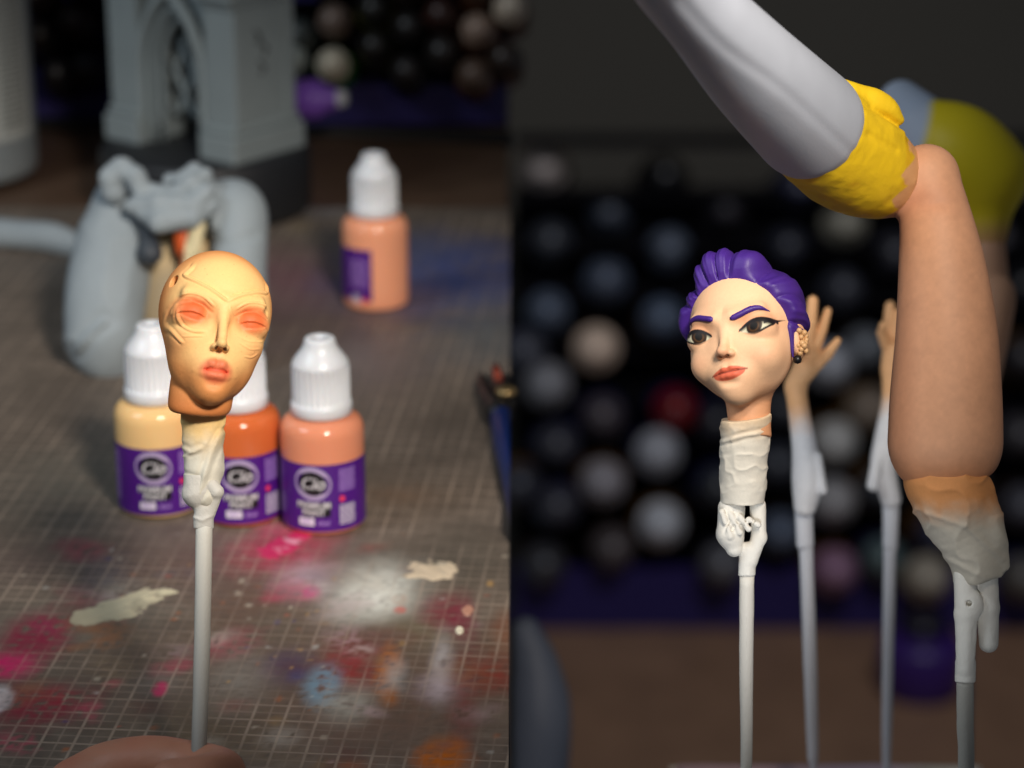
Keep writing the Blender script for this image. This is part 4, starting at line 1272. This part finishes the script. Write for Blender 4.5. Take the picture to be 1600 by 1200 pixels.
def cutters():
    """side cutters lying across the right edge of the mat"""
    p0 = G(760, 612, 4)
    root = empty('side_cutters', (p0[0], p0[1], 0)); tag(root, 'blue handled side cutters lying at the right edge of the mat', 'pliers')
    W = lambda px, py, h=5.0: tuple(G(px, py, h) - np.array([p0[0], p0[1], 0]))
    def jaw(p):
        d = chain(p, [(W(752, 590, 5), 2.0), (W(764, 622, 5), 4.2), (W(780, 648, 5), 6.0)], 2)
        d = smin(d, chain(p, [(W(790, 590, 5), 2.0), (W(790, 630, 5), 4.6)], 1), 1)
        return smax(d, -p[:, 2] + 0.3, 0.5)
    sdf_obj('jaws', jaw, (-16, -60, 0), (12, 40, 14), 0.8, M['steel'], root)
    V, Fs = tube(bez([W(782, 645), W(796, 700), W(808, 760), W(822, 830)], 8), [*np.interp(np.linspace(0, 1, 25), [0, 0.3, 1], [4.6, 6.0, 5.0])], 14)
    V[:, 2] = np.maximum(V[:, 2], 0.3); keep = V.copy(); keep[:, 0] = np.minimum(keep[:, 0], -p0[0] - 0.8)
    mesh_np('handle', keep, Fs, M['bluegrip'], root)
    V, Fs = tube([W(775, 574, 7), W(778, 592, 7)], 1.8, 10); mesh_np('spring_cap', V, Fs, M['orange_plastic'], root)
    V, Q = lathe([(0, 2), (3.4, 2), (4.2, 1.4), (4.4, 0), (0, 0)], 20)
    mesh_np('rivet', V + np.array(W(791, 614, 10)), Q, mat('brass', lin(200, 170, 120), 0.3, metal=0.8), root)
cutters()


def holding_hand():
    """fist that holds the masked head's stick, mostly below the picture"""
    z = 716.0
    root, L, s = camroot('person', 200, 1230, z)
    tag(root, 'hand of a person holding the stick of the masked head, knuckles at the bottom edge', 'person')
    def f(p):
        d = ell(p, L(190, 1330, 10), (27, 14, 31))
        d = smin(d, ell(p, L(120, 1420, 14), (24, 16, 34)), 10)
        # index finger curls round the stick from behind, the others below it
        for k in range(4):
            y0 = 1190 + 92 * k
            d = smin(d, chain(p, [(L(120, y0 + 40, 6), 8.5), (L(215, y0 + 8, 8), 8.6 - 0.3 * k), (L(300, y0 + 12, 4), 8.0 - 0.3 * k), (L(345, y0 + 18, -8), 7.0), (L(318, y0 + 26, -22), 6.4), (L(270, y0 + 30, -24), 6.0)], 2.0), 2.2)
        # thumb along the stick, in front, below the picture
        d = smin(d, chain(p, [(L(60, 1440, -4), 10.5), (L(150, 1350, -18), 9.2), (L(235, 1290, -24), 8.4), (L(290, 1262, -27), 7.0)], 2), 2.5)
        # wrist and forearm leave down to the left
        d = smin(d, chain(p, [(L(110, 1480, 12), 22.0), (L(40, 1750, -20), 24.0), (L(-60, 2150, -60), 34.0)], 6), 10)
        return d + 0.25 * noise(p, 0.15, 3, 44)
    def c(V, N):
        b = np.tile(lin(176, 122, 98), (len(V), 1)); n = noise(V, 0.09, 3, 7)[:, None]
        b = b * (1 + 0.12 * n)
        w = (0.35 * sstep(0.0, 0.5, noise(V, 0.05, 2, 9)))[:, None]
        return b * (1 - w) + lin(168, 84, 68) * w
    sdf_obj('hand', f, (-95, -80, -110), (42, 42, 22), 1.1, M['hand'], root, c)
holding_hand()

# ------------------------------------------------------------------ right: stand with figure parts, bottle shelf behind
SK = lin(214, 160, 126)
def skin_col(f_extra=None, base=None):
    def c(V, N):
        b = np.tile(base if base is not None else SK, (len(V), 1))
        if f_extra: b = f_extra(V, N, b)
        return np.clip(b * (1 + 0.04 * noise(V, 1.2, 2, 5))[:, None], 0, 1)
    return c


def legs():
    z = 752.0
    root, L, s = camroot('leg_on_stick', 1478, 560, z)
    tag(root, 'bent figure leg with white boot and yellow cuff, held upside down on a stick', 'leg')
    def thigh(p):
        q = p.copy(); q[:, 1] *= 1.12
        d = chain(q, [(L(1446, 278, 6), 9.6), (L(1462, 345, 3), 10.8), (L(1472, 420, 1), 12.8), (L(1479, 520, 0), 14.9), (L(1478, 620, 0), 16.4), (L(1477, 690, 0), 16.9)], 3)
        d = smin(d, chain(q, [(L(1448, 276, 6), 9.2), (L(1410, 288, 6), 9.4), (L(1372, 282, 4), 10.4)], 2), 2.0)
        # skin edge where the thigh ends
        d = smax(d, -(p[:, 2] - (L(0, 762)[2] + 0.10 * p[:, 0] + 0.012 * p[:, 0] ** 2)), 2.2)
        d = d + 0.8 * np.exp(-(((p[:, 0] - L(1452, 0)[0]) / 7) ** 2 + ((p[:, 2] - L(0, 318)[2]) / 2.2) ** 2)) * (p[:, 1] < 4)
        return d
    def tc(V, N, b):
        x, y, zz = V.T
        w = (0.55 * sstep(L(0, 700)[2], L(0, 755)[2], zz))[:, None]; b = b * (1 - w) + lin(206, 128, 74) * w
        w = (0.35 * np.exp(-(((x - L(1430, 0)[0]) / 9) ** 2 + ((zz - L(0, 312)[2]) / 5) ** 2)))[:, None]
        b = b * (1 - w) + lin(190, 120, 92) * w
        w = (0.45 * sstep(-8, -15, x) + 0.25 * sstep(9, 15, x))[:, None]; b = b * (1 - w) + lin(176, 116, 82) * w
        return b * (1 + 0.10 * noise(V, 0.09, 3, 12) + 0.07 * noise(V, 0.5, 2, 13))[:, None]
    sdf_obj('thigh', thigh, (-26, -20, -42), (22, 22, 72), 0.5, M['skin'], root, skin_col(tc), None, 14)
    # boot with cuff: the white shin tube runs up and away to the left
    def RZ(px, d): return px * (z + d) / F                     # photo pixels to mm at depth z + d
    ax = [(L(1375, 275, 4), 12.6), (L(1318, 238, -6), RZ(88, -6)), (L(1255, 196, -24), RZ(90, -24)), (L(1180, 112, -54), RZ(80, -54)), (L(1105, 30, -86), RZ(68, -86)), (L(1040, -40, -114), RZ(62, -114)), (L(990, -110, -145), RZ(58, -145))]
    def boot(p):
        d = chain(p, [(L(1262, 192, -20), RZ(89, -20))] + ax[3:], 5)
        f, t = seg_dist(p[:, 0], p[:, 2], bez([L(1060, 10, -110)[::2], L(1130, 82, -84)[::2], L(1220, 152, -52)[::2], L(1340, 250, -20)[::2]], 4))
        return d + 0.42 * np.exp(-(f / 0.8) ** 2) - 0.16 * np.exp(-((f - 2.2) / 1.4) ** 2)
    a0 = np.array(ax[1][0]); a1 = np.array(ax[2][0]); dirv = (a1 - a0) / np.linalg.norm(a1 - a0)
    def bc(V, N):
        t = (V - a0) @ dirv
        lim = 1.6
        w = 0.0
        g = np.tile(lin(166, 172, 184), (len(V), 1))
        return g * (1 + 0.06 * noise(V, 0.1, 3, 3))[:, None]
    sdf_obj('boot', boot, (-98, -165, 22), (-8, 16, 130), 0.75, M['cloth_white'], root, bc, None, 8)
    def cuff(p):
        d = chain(p, [(L(1398, 284, 7), 10.6), (L(1352, 262, 2), 14.8), (L(1318, 240, -4), RZ(86, -4)), (L(1275, 205, -16), RZ(84, -16))], 3)
        # folds on the upper edge, ragged end towards the knee
        d = smin(d, chain(p, [(L(1276, 122, -12), 1.6), (L(1330, 146, -10), 3.4), (L(1378, 166, -6), 3.8), (L(1402, 188, -4), 2.2)], 2), 3.4)
        d = smin(d, chain(p, [(L(1330, 188, -17), 1.8), (L(1376, 200, -11), 2.6), (L(1404, 210, -6), 1.6)], 2), 2.4)
        d = smin(d, chain(p, [(L(1340, 240, -17), 1.4), (L(1385, 262, -9), 1.8), (L(1424, 284, -4), 0.7)], 1), 1.8)
        f, t = seg_dist(p[:, 0], p[:, 2], [L(1318, 172)[::2], L(1366, 184)[::2], L(1404, 200)[::2]])
        d = d + 0.9 * np.exp(-(f / 1.2) ** 2) * (p[:, 1] < 0)
        f, t = seg_dist(p[:, 0], p[:, 2], [L(1340, 222)[::2], L(1390, 240)[::2]])
        d = d + 0.6 * np.exp(-(f / 1.1) ** 2) * (p[:, 1] < 0)
        return d + 0.35 * noise(p, 0.22, 3, 15)
    def cc(V, N):
        b = np.tile(lin(228, 190, 30), (len(V), 1)); n = noise(V, 0.16, 2, 6)
        w = (0.5 * sstep(0.1, 0.5, n))[:, None]; b = b * (1 - w) + lin(206, 150, 20) * w
        saw = np.abs(((V[:, 2] - 0.3 * V[:, 1]) / 8.0) % 1.0 - 0.5) * 7
        t = sstep(0.0, 0.9, V[:, 0] - L(1398, 0)[0] - 0.30 * (V[:, 2] - L(0, 290)[2]) + saw - 2.5 + 0.8 * noise(V, 0.5, 2, 9))[:, None]
        return b * (1 - t) + lin(214, 160, 110) * t
    sdf_obj('cuff', cuff, (-64, -38, 30), (-4, 28, 96), 0.5, M['cloth_white'], root, cc)
    # tape and clip
    def tape(p):
        d = chain(p, [(L(1478, 752, 0), 12.2), (L(1496, 790, 0), 11.6), (L(1520, 850, 0), 8.8), (L(1528, 890, 0), 7.2)], 2)
        d = smax(d, p[:, 2] - L(0, 742)[2], 0.6); d = smax(d, -(p[:, 2] - (L(0, 905)[2] + 0.30 * (p[:, 0] - L(1530, 0)[0]))), 0.5)
        d = smin(d, chain(p, [(L(1540, 800, -5), 4.0), (L(1556, 850, -5), 2.6), (L(1571, 884, -4), 0.5)], 1), 2.0)
        for pts in ([(1440, 800), (1500, 820), (1560, 872)], [(1470, 870), (1490, 880), (1530, 900)]):
            f, t = seg_dist(p[:, 0], p[:, 2], [L(*q)[::2] for q in pts])
            d = d - 0.5 * np.exp(-(f / 0.8) ** 2)
        return d + 0.3 * noise(p, 0.12, 2, 33) + crumple(p * np.array([1, 1, 1.2]), 0.085, 36, 0.9)
    sdf_obj('tape_wrap', tape, (-18, -15, -68), (22, 15, -32), 0.45, M['tape'], root, tape_col(L(0, 770)[2], L(0, 830)[2], lin(206, 142, 88), lin(196, 188, 172)))
    def clip(p):
        d = chain(p, [(L(1508, 900, -2), 3.4), (L(1510, 960, -2), 3.4), (L(1508, 1045, -1), 2.6)], 1)
        d = smin(d, chain(p, [(L(1540, 890, 0), 3.6), (L(1543, 950, 0), 3.4), (L(1545, 1005, 0), 2.8)], 1), 0.5)
        d = smin(d, ell(p, L(1516, 945, -3.5), (3.8, 2.4, 5.0)), 0.5)
        d = ssub(d, cone(p, L(1514, 943, -7), L(1514, 943, -4), 0.9, 0.9), 0.4)
        d = ssub(d, cone(p, L(1524, 985, -5), L(1524, 1040, -4), 0.9, 0.7), 0.4)
        c = smax(chain(p, [(L(1509, 1036, 0), 3.0), (L(1508, 1066, 0), 3.0)], 1), -(p[:, 2] - L(0, 1066)[2]), 0.3)
        return smin(d, c, 0.5) + 0.15 * noise(p, 0.4, 2, 35)
    sdf_obj('clip', clip, (0, -8, -98), (20, 8, -60), 0.4, M['primed'], root)
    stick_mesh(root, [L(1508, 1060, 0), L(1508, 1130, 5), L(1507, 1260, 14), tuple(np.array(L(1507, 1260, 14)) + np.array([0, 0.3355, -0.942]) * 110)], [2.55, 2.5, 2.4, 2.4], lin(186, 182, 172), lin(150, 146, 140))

    # the second leg, further back
    z2 = 1010.0
    r2, L2, s2 = camroot('leg_on_stick', 1520, 300, z2)
    tag(r2, 'second figure leg with yellow cuff, blurred behind the first at the right edge', 'leg')
    def cuff2(p):
        d = chain(p, [(L2(1450, 210, 8), 14), (L2(1500, 240, 2), 19), (L2(1545, 270, 0), 16), (L2(1555, 235, 0), 9)], 5)
        d = smin(d, chain(p, [(L2(1540, 290, 0), 13), (L2(1545, 370, 0), 7)], 4), 5)
        return d
    def c2(V, N):
        b = np.tile(lin(232, 204, 30), (len(V), 1))
        t = sstep(L2(1452, 0)[0], L2(1436, 0)[0], V[:, 0] - 0.25 * (V[:, 2] - L2(0, 200)[2]))[:, None]; b = b * (1 - t) + lin(190, 198, 214) * t
        t = sstep(L2(0, 330)[2], L2(0, 380)[2], V[:, 2])[:, None]
        return b * (1 - t) + lin(214, 160, 100) * t
    sdf_obj('cuff', cuff2, (-44, -26, -30), (30, 30, 46), 1.0, M['cloth_white'], r2, c2)
    def sh2(p):
        d = chain(p, [(L2(1408, 160, 22), 9), (L2(1440, 200, 10), 13)], 2)
        return d
    sdf_obj('boot', sh2, (-52, -12, 2), (-4, 40, 52), 1.0, M['cloth_white'], r2, lambda V, N: np.tile(lin(186, 196, 214), (len(V), 1)))
    def th2(p):
        d = chain(p, [(L2(1545, 380, 0), 6.5), (L2(1540, 450, 2), 9.5), (L2(1550, 478, -2), 9.0), (L2(1500, 640, 4), 13)], 3)
        return d
    sdf_obj('thigh', th2, (-30, -20, -106), (26, 24, -10), 1.0, M['skin'], r2, skin_col())
    stick_mesh(r2, [L2(1500, 640, 4), L2(1512, 900, 26), L2(1510, 1260, 56)], [3.0, 2.6, 2.4], lin(150, 146, 150), lin(90, 88, 92))
legs()


def arm(label, px, py, z, fingers, palm, fore, stick, extra=None, lo=None, hi=None):
    root, L, s = camroot('arm_on_stick', px, py, z)
    tag(root, label, 'arm', 'primed figure arms on sticks')
    def f(p):
        d = None
        for pts in palm: 
            e = chain(p, [(L(x, y, dd), r * s) for (x, y, dd, r) in pts], 1.0); d = e if d is None else smin(d, e, 1.6)
        for pts in fingers:
            e = chain(p, [(L(x, y, dd), r * s) for (x, y, dd, r) in pts], 0.4); d = smin(d, e, 0.7)
        e = chain(p, [(L(x, y, dd), r * s) for (x, y, dd, r) in fore], 2); d = smin(d, e, 2.0)
        if extra is not None: d = extra(p, d, L, s)
        return d
    wz = L(0, fore[0][1])[2]
    def c(V, N):
        t = sstep(wz - 4, wz - 17, V[:, 2] + 2 * noise(V, 0.3, 2, 4))[:, None]
        b = np.tile(lin(246, 188, 134), (len(V), 1))
        return np.clip((b * (1 - t) + lin(236, 234, 234) * t) * (1 + 0.05 * noise(V, 0.8, 2, 6))[:, None], 0, 1)
    sdf_obj('arm', f, lo, hi, 0.45, M['skin'], root, c)
    e = np.array(L(*stick[-1][:3])) + np.array([0, 0.3355, -0.942]) * 45
    stick_mesh(root, [L(x, y, d) for (x, y, d, r) in stick] + [tuple(e)], [r * s for (_, _, _, r) in stick] + [1.2], lin(232, 232, 236), lin(200, 200, 206))
    return root


arm('figure arm with an open spread hand on a stick, beside the purple haired head', 1262, 600, 905,
    [[(1260, 548, 0, 11), (1267, 505, -1, 10), (1270, 470, -1, 8.5)],
     [(1272, 550, 0, 10), (1284, 515, 1, 8.5), (1293, 486, 2, 6.5)],
     [(1268, 577, -1, 11), (1293, 553, -1, 9), (1309, 532, -2, 5.5)],
     [(1255, 550, -3, 9), (1252, 525, -9, 8), (1253, 545, -12, 7)],
     [(1248, 556, -3, 9), (1243, 536, -9, 8), (1245, 556, -12, 6)]],
    [[(1243, 600, 0, 17), (1258, 575, 0, 19), (1266, 552, 0, 16)]],
    [(1244, 612, 0, 17), (1248, 640, 0, 17), (1257, 700, 1, 20), (1262, 750, 2, 25), (1258, 790, 3, 18)],
    [(1256, 790, 6, 13), (1256, 800, 6, 14.5), (1258, 850, 9, 14), (1260, 870, 10, 11), (1266, 1040, 21, 11), (1270, 1180, 30, 9), (1270, 1205, 31, 4)],
    lambda p, d, L, s: ssub(smin(d, chain(p, [(L(1276, 715, -1), 9 * s), (L(1285, 765, -2), 8 * s)], 1), 1.0), sph(p, L(1283, 769, -4), 5 * s), 0.5),
    (-18, -18, -58), (16, 18, 38))
arm('figure arm half hidden behind the bent leg, fingers up', 1390, 600, 960,
    [[(1388, 535, 0, 10), (1388, 505, -1, 9), (1391, 478, -1, 8)],
     [(1398, 535, 0, 10), (1402, 510, -1, 9), (1406, 490, -2, 8)],
     [(1408, 545, 0, 10), (1420, 520, -1, 8), (1428, 500, -2, 7)],
     [(1385, 540, -2, 9), (1378, 520, -6, 8), (1380, 508, -10, 6)],
     [(1412, 560, -2, 10), (1432, 550, -6, 8), (1440, 530, -8, 7)]],
    [[(1393, 575, 0, 17), (1398, 545, 0, 19)]],
    [(1392, 590, 0, 14), (1392, 630, 0, 15), (1385, 690, 1, 20), (1380, 730, 2, 20), (1392, 780, 3, 16)],
    [(1391, 770, 4, 13), (1392, 800, 5, 13), (1391, 850, 8, 12), (1390, 880, 10, 10), (1387, 1060, 24, 9), (1385, 1180, 33, 7), (1385, 1220, 35, 5)],
    lambda p, d, L, s: smin(d, chain(p, [(L(1374, 700, -1), 9 * s), (L(1364, 758, -3), 10 * s)], 1), 1.0),
    (-18, -18, -60), (18, 18, 38))


def stand_block():
    """foam block the sticks are stuck in; only its top edge shows"""
    far = P(1290, 1177, 1015); top = far[2]
    c = np.array([far[0], far[1] - 135, top])
    n = 40
    u, v = np.meshgrid(np.linspace(-1, 1, n), np.linspace(-1, 1, n), indexing='ij'); u, v = u.ravel(), v.ravel()
    X = c[0] + u * 62; Y = c[1] + v * 135
    p = np.stack([X, Y, X * 0], 1)
    Z = top + 0.8 * noise(p, 0.08, 3, 5) - 6 * sstep(0.93, 1.0, np.maximum(abs(u), abs(v)))
    col = np.tile(lin(206, 176, 186), (len(X), 1)); t = sstep(-0.2, 0.3, noise(p, 0.03, 2, 8) + 0.7 * (u - 0.1))[:, None]
    col = col * (1 - t) + lin(206, 196, 184) * t
    i = (np.arange(n - 1)[:, None] * n + np.arange(n - 1)[None, :]).ravel()
    Q = np.stack([i, i + n, i + n + 1, i + 1], 1)
    root = mesh_np('stick_stand', np.stack([X, Y, Z], 1), Q, M['block'], None, True, col)
    tag(root, 'pale pink and cream block at the bottom edge that holds the sticks', 'stand')
    V, Fq = box((c[0], c[1], top - 5.4 - 30), (123.5, 269.5, 60)); mesh_np('stand_core', V, Fq, M['primed'], root, False)
    return top - 66, c
SBASE, SC0 = stand_block()


ZR = 4500.0; KR = 1.5
M['void'] = mat('black_board', lin(16, 15, 20), 0.9, spec=0.1)
def right_shelf():
    # low table and bottle shelf behind the stand
    e = P(1100, 985, ZR)                                    # where table and shelf meet
    tz = e[2]; ty = e[1]
    V, Fq = box((930, ty - 1500, tz - 20), (1856, 3400, 40)); o = mesh_np('table', V, Fq, M['table'], smooth=False); tag(o, kind='structure')
    # pillar under the stick block so that it stands on the table
    c = SC0
    V, Fq = box((c[0], c[1], (SBASE + tz) / 2), (120, 110, SBASE - tz - 0.2)); f = mesh_np('stand_pillar', V, Fq, M['primed'], bpy.data.objects['stick_stand'], False)
    top = P(1100, 235, ZR + 180)[2]
    V, Fq = box((930, ty + 180, (tz + top) / 2), (1856, 8, top - tz)); o = mesh_np('bottle_shelf', V, Fq, M['void'], smooth=False); tag(o, 'dark paint bottle shelf behind the figure parts on the right', 'shelf')
    V, Fq = box((930, ty + 9, tz + 60), (1854, 9, 116)); mesh_np('front_rail', V, Fq, M['rack'], o, False)
    for k in range(9):
        V, Fq = box((930, ty + 138, tz + 105 + 93 * k), (1853, 72, 4)); mesh_np('ledge', V, Fq, M['void'], o, False)
    V, Fq = box((930, ty + 630, 300), (3600, 20, 6000)); o = mesh_np('back_wall', V, Fq, M['wall'], smooth=False); tag(o, kind='structure')
    RB = [
        (850, 268, (176, 164, 158), 'pinkish grey capped bottle at the top left of the right shelf'), (1035, 282, (16, 15, 18), 'black capped bottle above the purple hair'),
        (950, 335, (62, 66, 76), None), (1042, 392, (74, 80, 92), None), (945, 440, (80, 88, 104), 'blue grey capped bottle, third row on the right shelf'), (855, 488, (70, 78, 92), None),
        (1032, 500, (74, 84, 100), None), (930, 545, (226, 200, 178), 'beige capped bottle, brightest left of the purple haired head'), (855, 602, (138, 138, 142), 'grey capped bottle below left of the beige one'),
        (1052, 640, (110, 16, 22), 'dark red capped bottle left of the purple head chin'), (940, 650, (64, 58, 62), None), (1025, 706, (168, 170, 176), 'light grey capped bottle left of the taped neck'),
        (940, 752, (150, 146, 150), 'grey capped bottle in the lower left of the right shelf'), (1030, 816, (190, 192, 198), 'whitest grey capped bottle left of the clip'), (870, 790, (54, 54, 60), None),
        (955, 855, (70, 64, 64), None), (1125, 880, (80, 80, 84), None), (1290, 572, (170, 172, 178), 'light grey capped bottle behind the open hand'), (1298, 690, (188, 186, 182), 'pale grey capped bottle right of the forearm'),
        (1296, 782, (160, 158, 158), 'grey capped bottle right of the arm stick'), (1215, 830, (70, 78, 92), None), (1298, 888, (146, 110, 134), 'mauve capped bottle low between the two arm sticks'),
        (1374, 870, (70, 84, 84), None), (1440, 900, (166, 156, 140), 'beige capped bottle left of the tape on the bent leg'), (1312, 352, (150, 146, 132), 'dull beige capped bottle below the yellow cuff'),
        (1345, 545, (90, 94, 98), None), (1350, 640, (126, 112, 98), 'brown grey capped bottle between hand and bent leg'), (1210, 725, (50, 52, 58), None), (870, 695, (52, 52, 58), None), (860, 380, (50, 52, 58), None),
        (1130, 330, (44, 42, 46), None), (1225, 390, (40, 42, 50), None), (1310, 455, (52, 54, 60), None), (1390, 400, (48, 48, 54), None), (1120, 760, (48, 50, 54), None), (1115, 660, (36, 36, 42), None),
        (850, 880, (52, 52, 56), None), (1370, 760, (52, 56, 60), None), (1590, 560, (44, 42, 44), None), (1585, 680, (56, 54, 56), None), (1590, 790, (66, 66, 72), None), (1590, 900, (96, 92, 88), 'grey brown capped bottle at the right edge below the leg'), (1215, 640, (40, 42, 46), None),
        (820, 550, (60, 62, 70), None), (1590, 450, (30, 30, 32), None), (1470, 440, (40, 40, 44), None),
    ]
    RB = [(x, y, tuple(int(min(255, v * (1.35 if l is None else 1.12))) for v in c), l) for (x, y, c, l) in RB]
    rsb = np.random.RandomState(8)
    for r in range(9):
        for q in range(10):
            px, py = 812 + 86 * q + (43 if r % 2 else 0), 300 + 76 * r
            if px < 1600 and py < 930 and min(math.hypot(px - x[0], py - x[1]) for x in RB) > 66:
                k = rsb.randint(0, 4); g = [(64, 66, 76), (84, 82, 86), (86, 76, 70), (58, 60, 84)][k]; RB.append((px, py, g, None))
    pal = [(30, 26, 60), (40, 30, 26), (90, 62, 24), (28, 28, 36), (26, 30, 70)]
    labs = auto_labels(RB, [('bright beige capped bottle', 930, 545), ('dark red capped bottle', 1052, 640), ('mauve capped bottle', 1298, 888), ('open hand', 1265, 530), ('purple hair', 1150, 440), ('yellow boot cuff', 1320, 240), ('bent leg', 1480, 550), ('taped neck', 1160, 720), ('whitest capped bottle', 1030, 816), ('pinkish grey capped bottle', 850, 268), ('purple pot', 1440, 1000), ('blue grey figure part', 830, 1080)])
    for (px, py, cc, lab0), lab in zip(RB, labs):
        bc = pal[rsb.randint(len(pal))]
        dz = -39 + rsb.uniform(-9, 9)
        lying_bottle('shelf_bottle', lab, P(px, py, ZR + dz), lin(*cc), lin(*bc), 39.0 * (0.94 if lab0 is None else 1.0), 'bottles lying on the right shelf')
    # purple pot standing on the table
    c = P(1440, 1020, ZR - 240)
    r = empty('paint_pot', (c[0], c[1], tz)); tag(r, 'purple pot standing blurred behind the bent leg clip', 'paint pot')
    V, Q = lathe([(0, 0), (64, 0), (70, 6), (70, 80), (62, 98), (38, 104), (0, 106)], 40); mesh_np('pot', V, Q, mat('purple_plastic', lin(58, 30, 110), 0.4), r)
    V, Q = lathe([(0, 106.2), (36, 106.2), (38, 109), (36, 130), (0, 132)], 32); mesh_np('lid', V, Q, mat('dark_plastic', lin(26, 22, 40), 0.4), r)
    # blurred grey figure part in the near left corner
    root, L, s = camroot('grey_figurine', 830, 1120, 1250)
    tag(root, 'blue grey figure part, blurred at the lower left of the right half', 'figurine')
    def gp(p):
        d = chain(p, [(L(822, 985, 0), 7), (L(838, 1040, 0), 11), (L(844, 1110, 0), 15), (L(836, 1180, 4), 17), (L(820, 1290, 10), 18)], 4)
        d = smax(d, -(p[:, 0] - L(802, 0)[0]), 0.5)
        return d + 0.5 * noise(p, 0.1, 2, 6)
    sdf_obj('limb', gp, (-16, -24, -75), (26, 32, 56), 1.2, mat('blue_grey_primer', lin(98, 106, 124), 0.6, 0.1), root)
right_shelf()
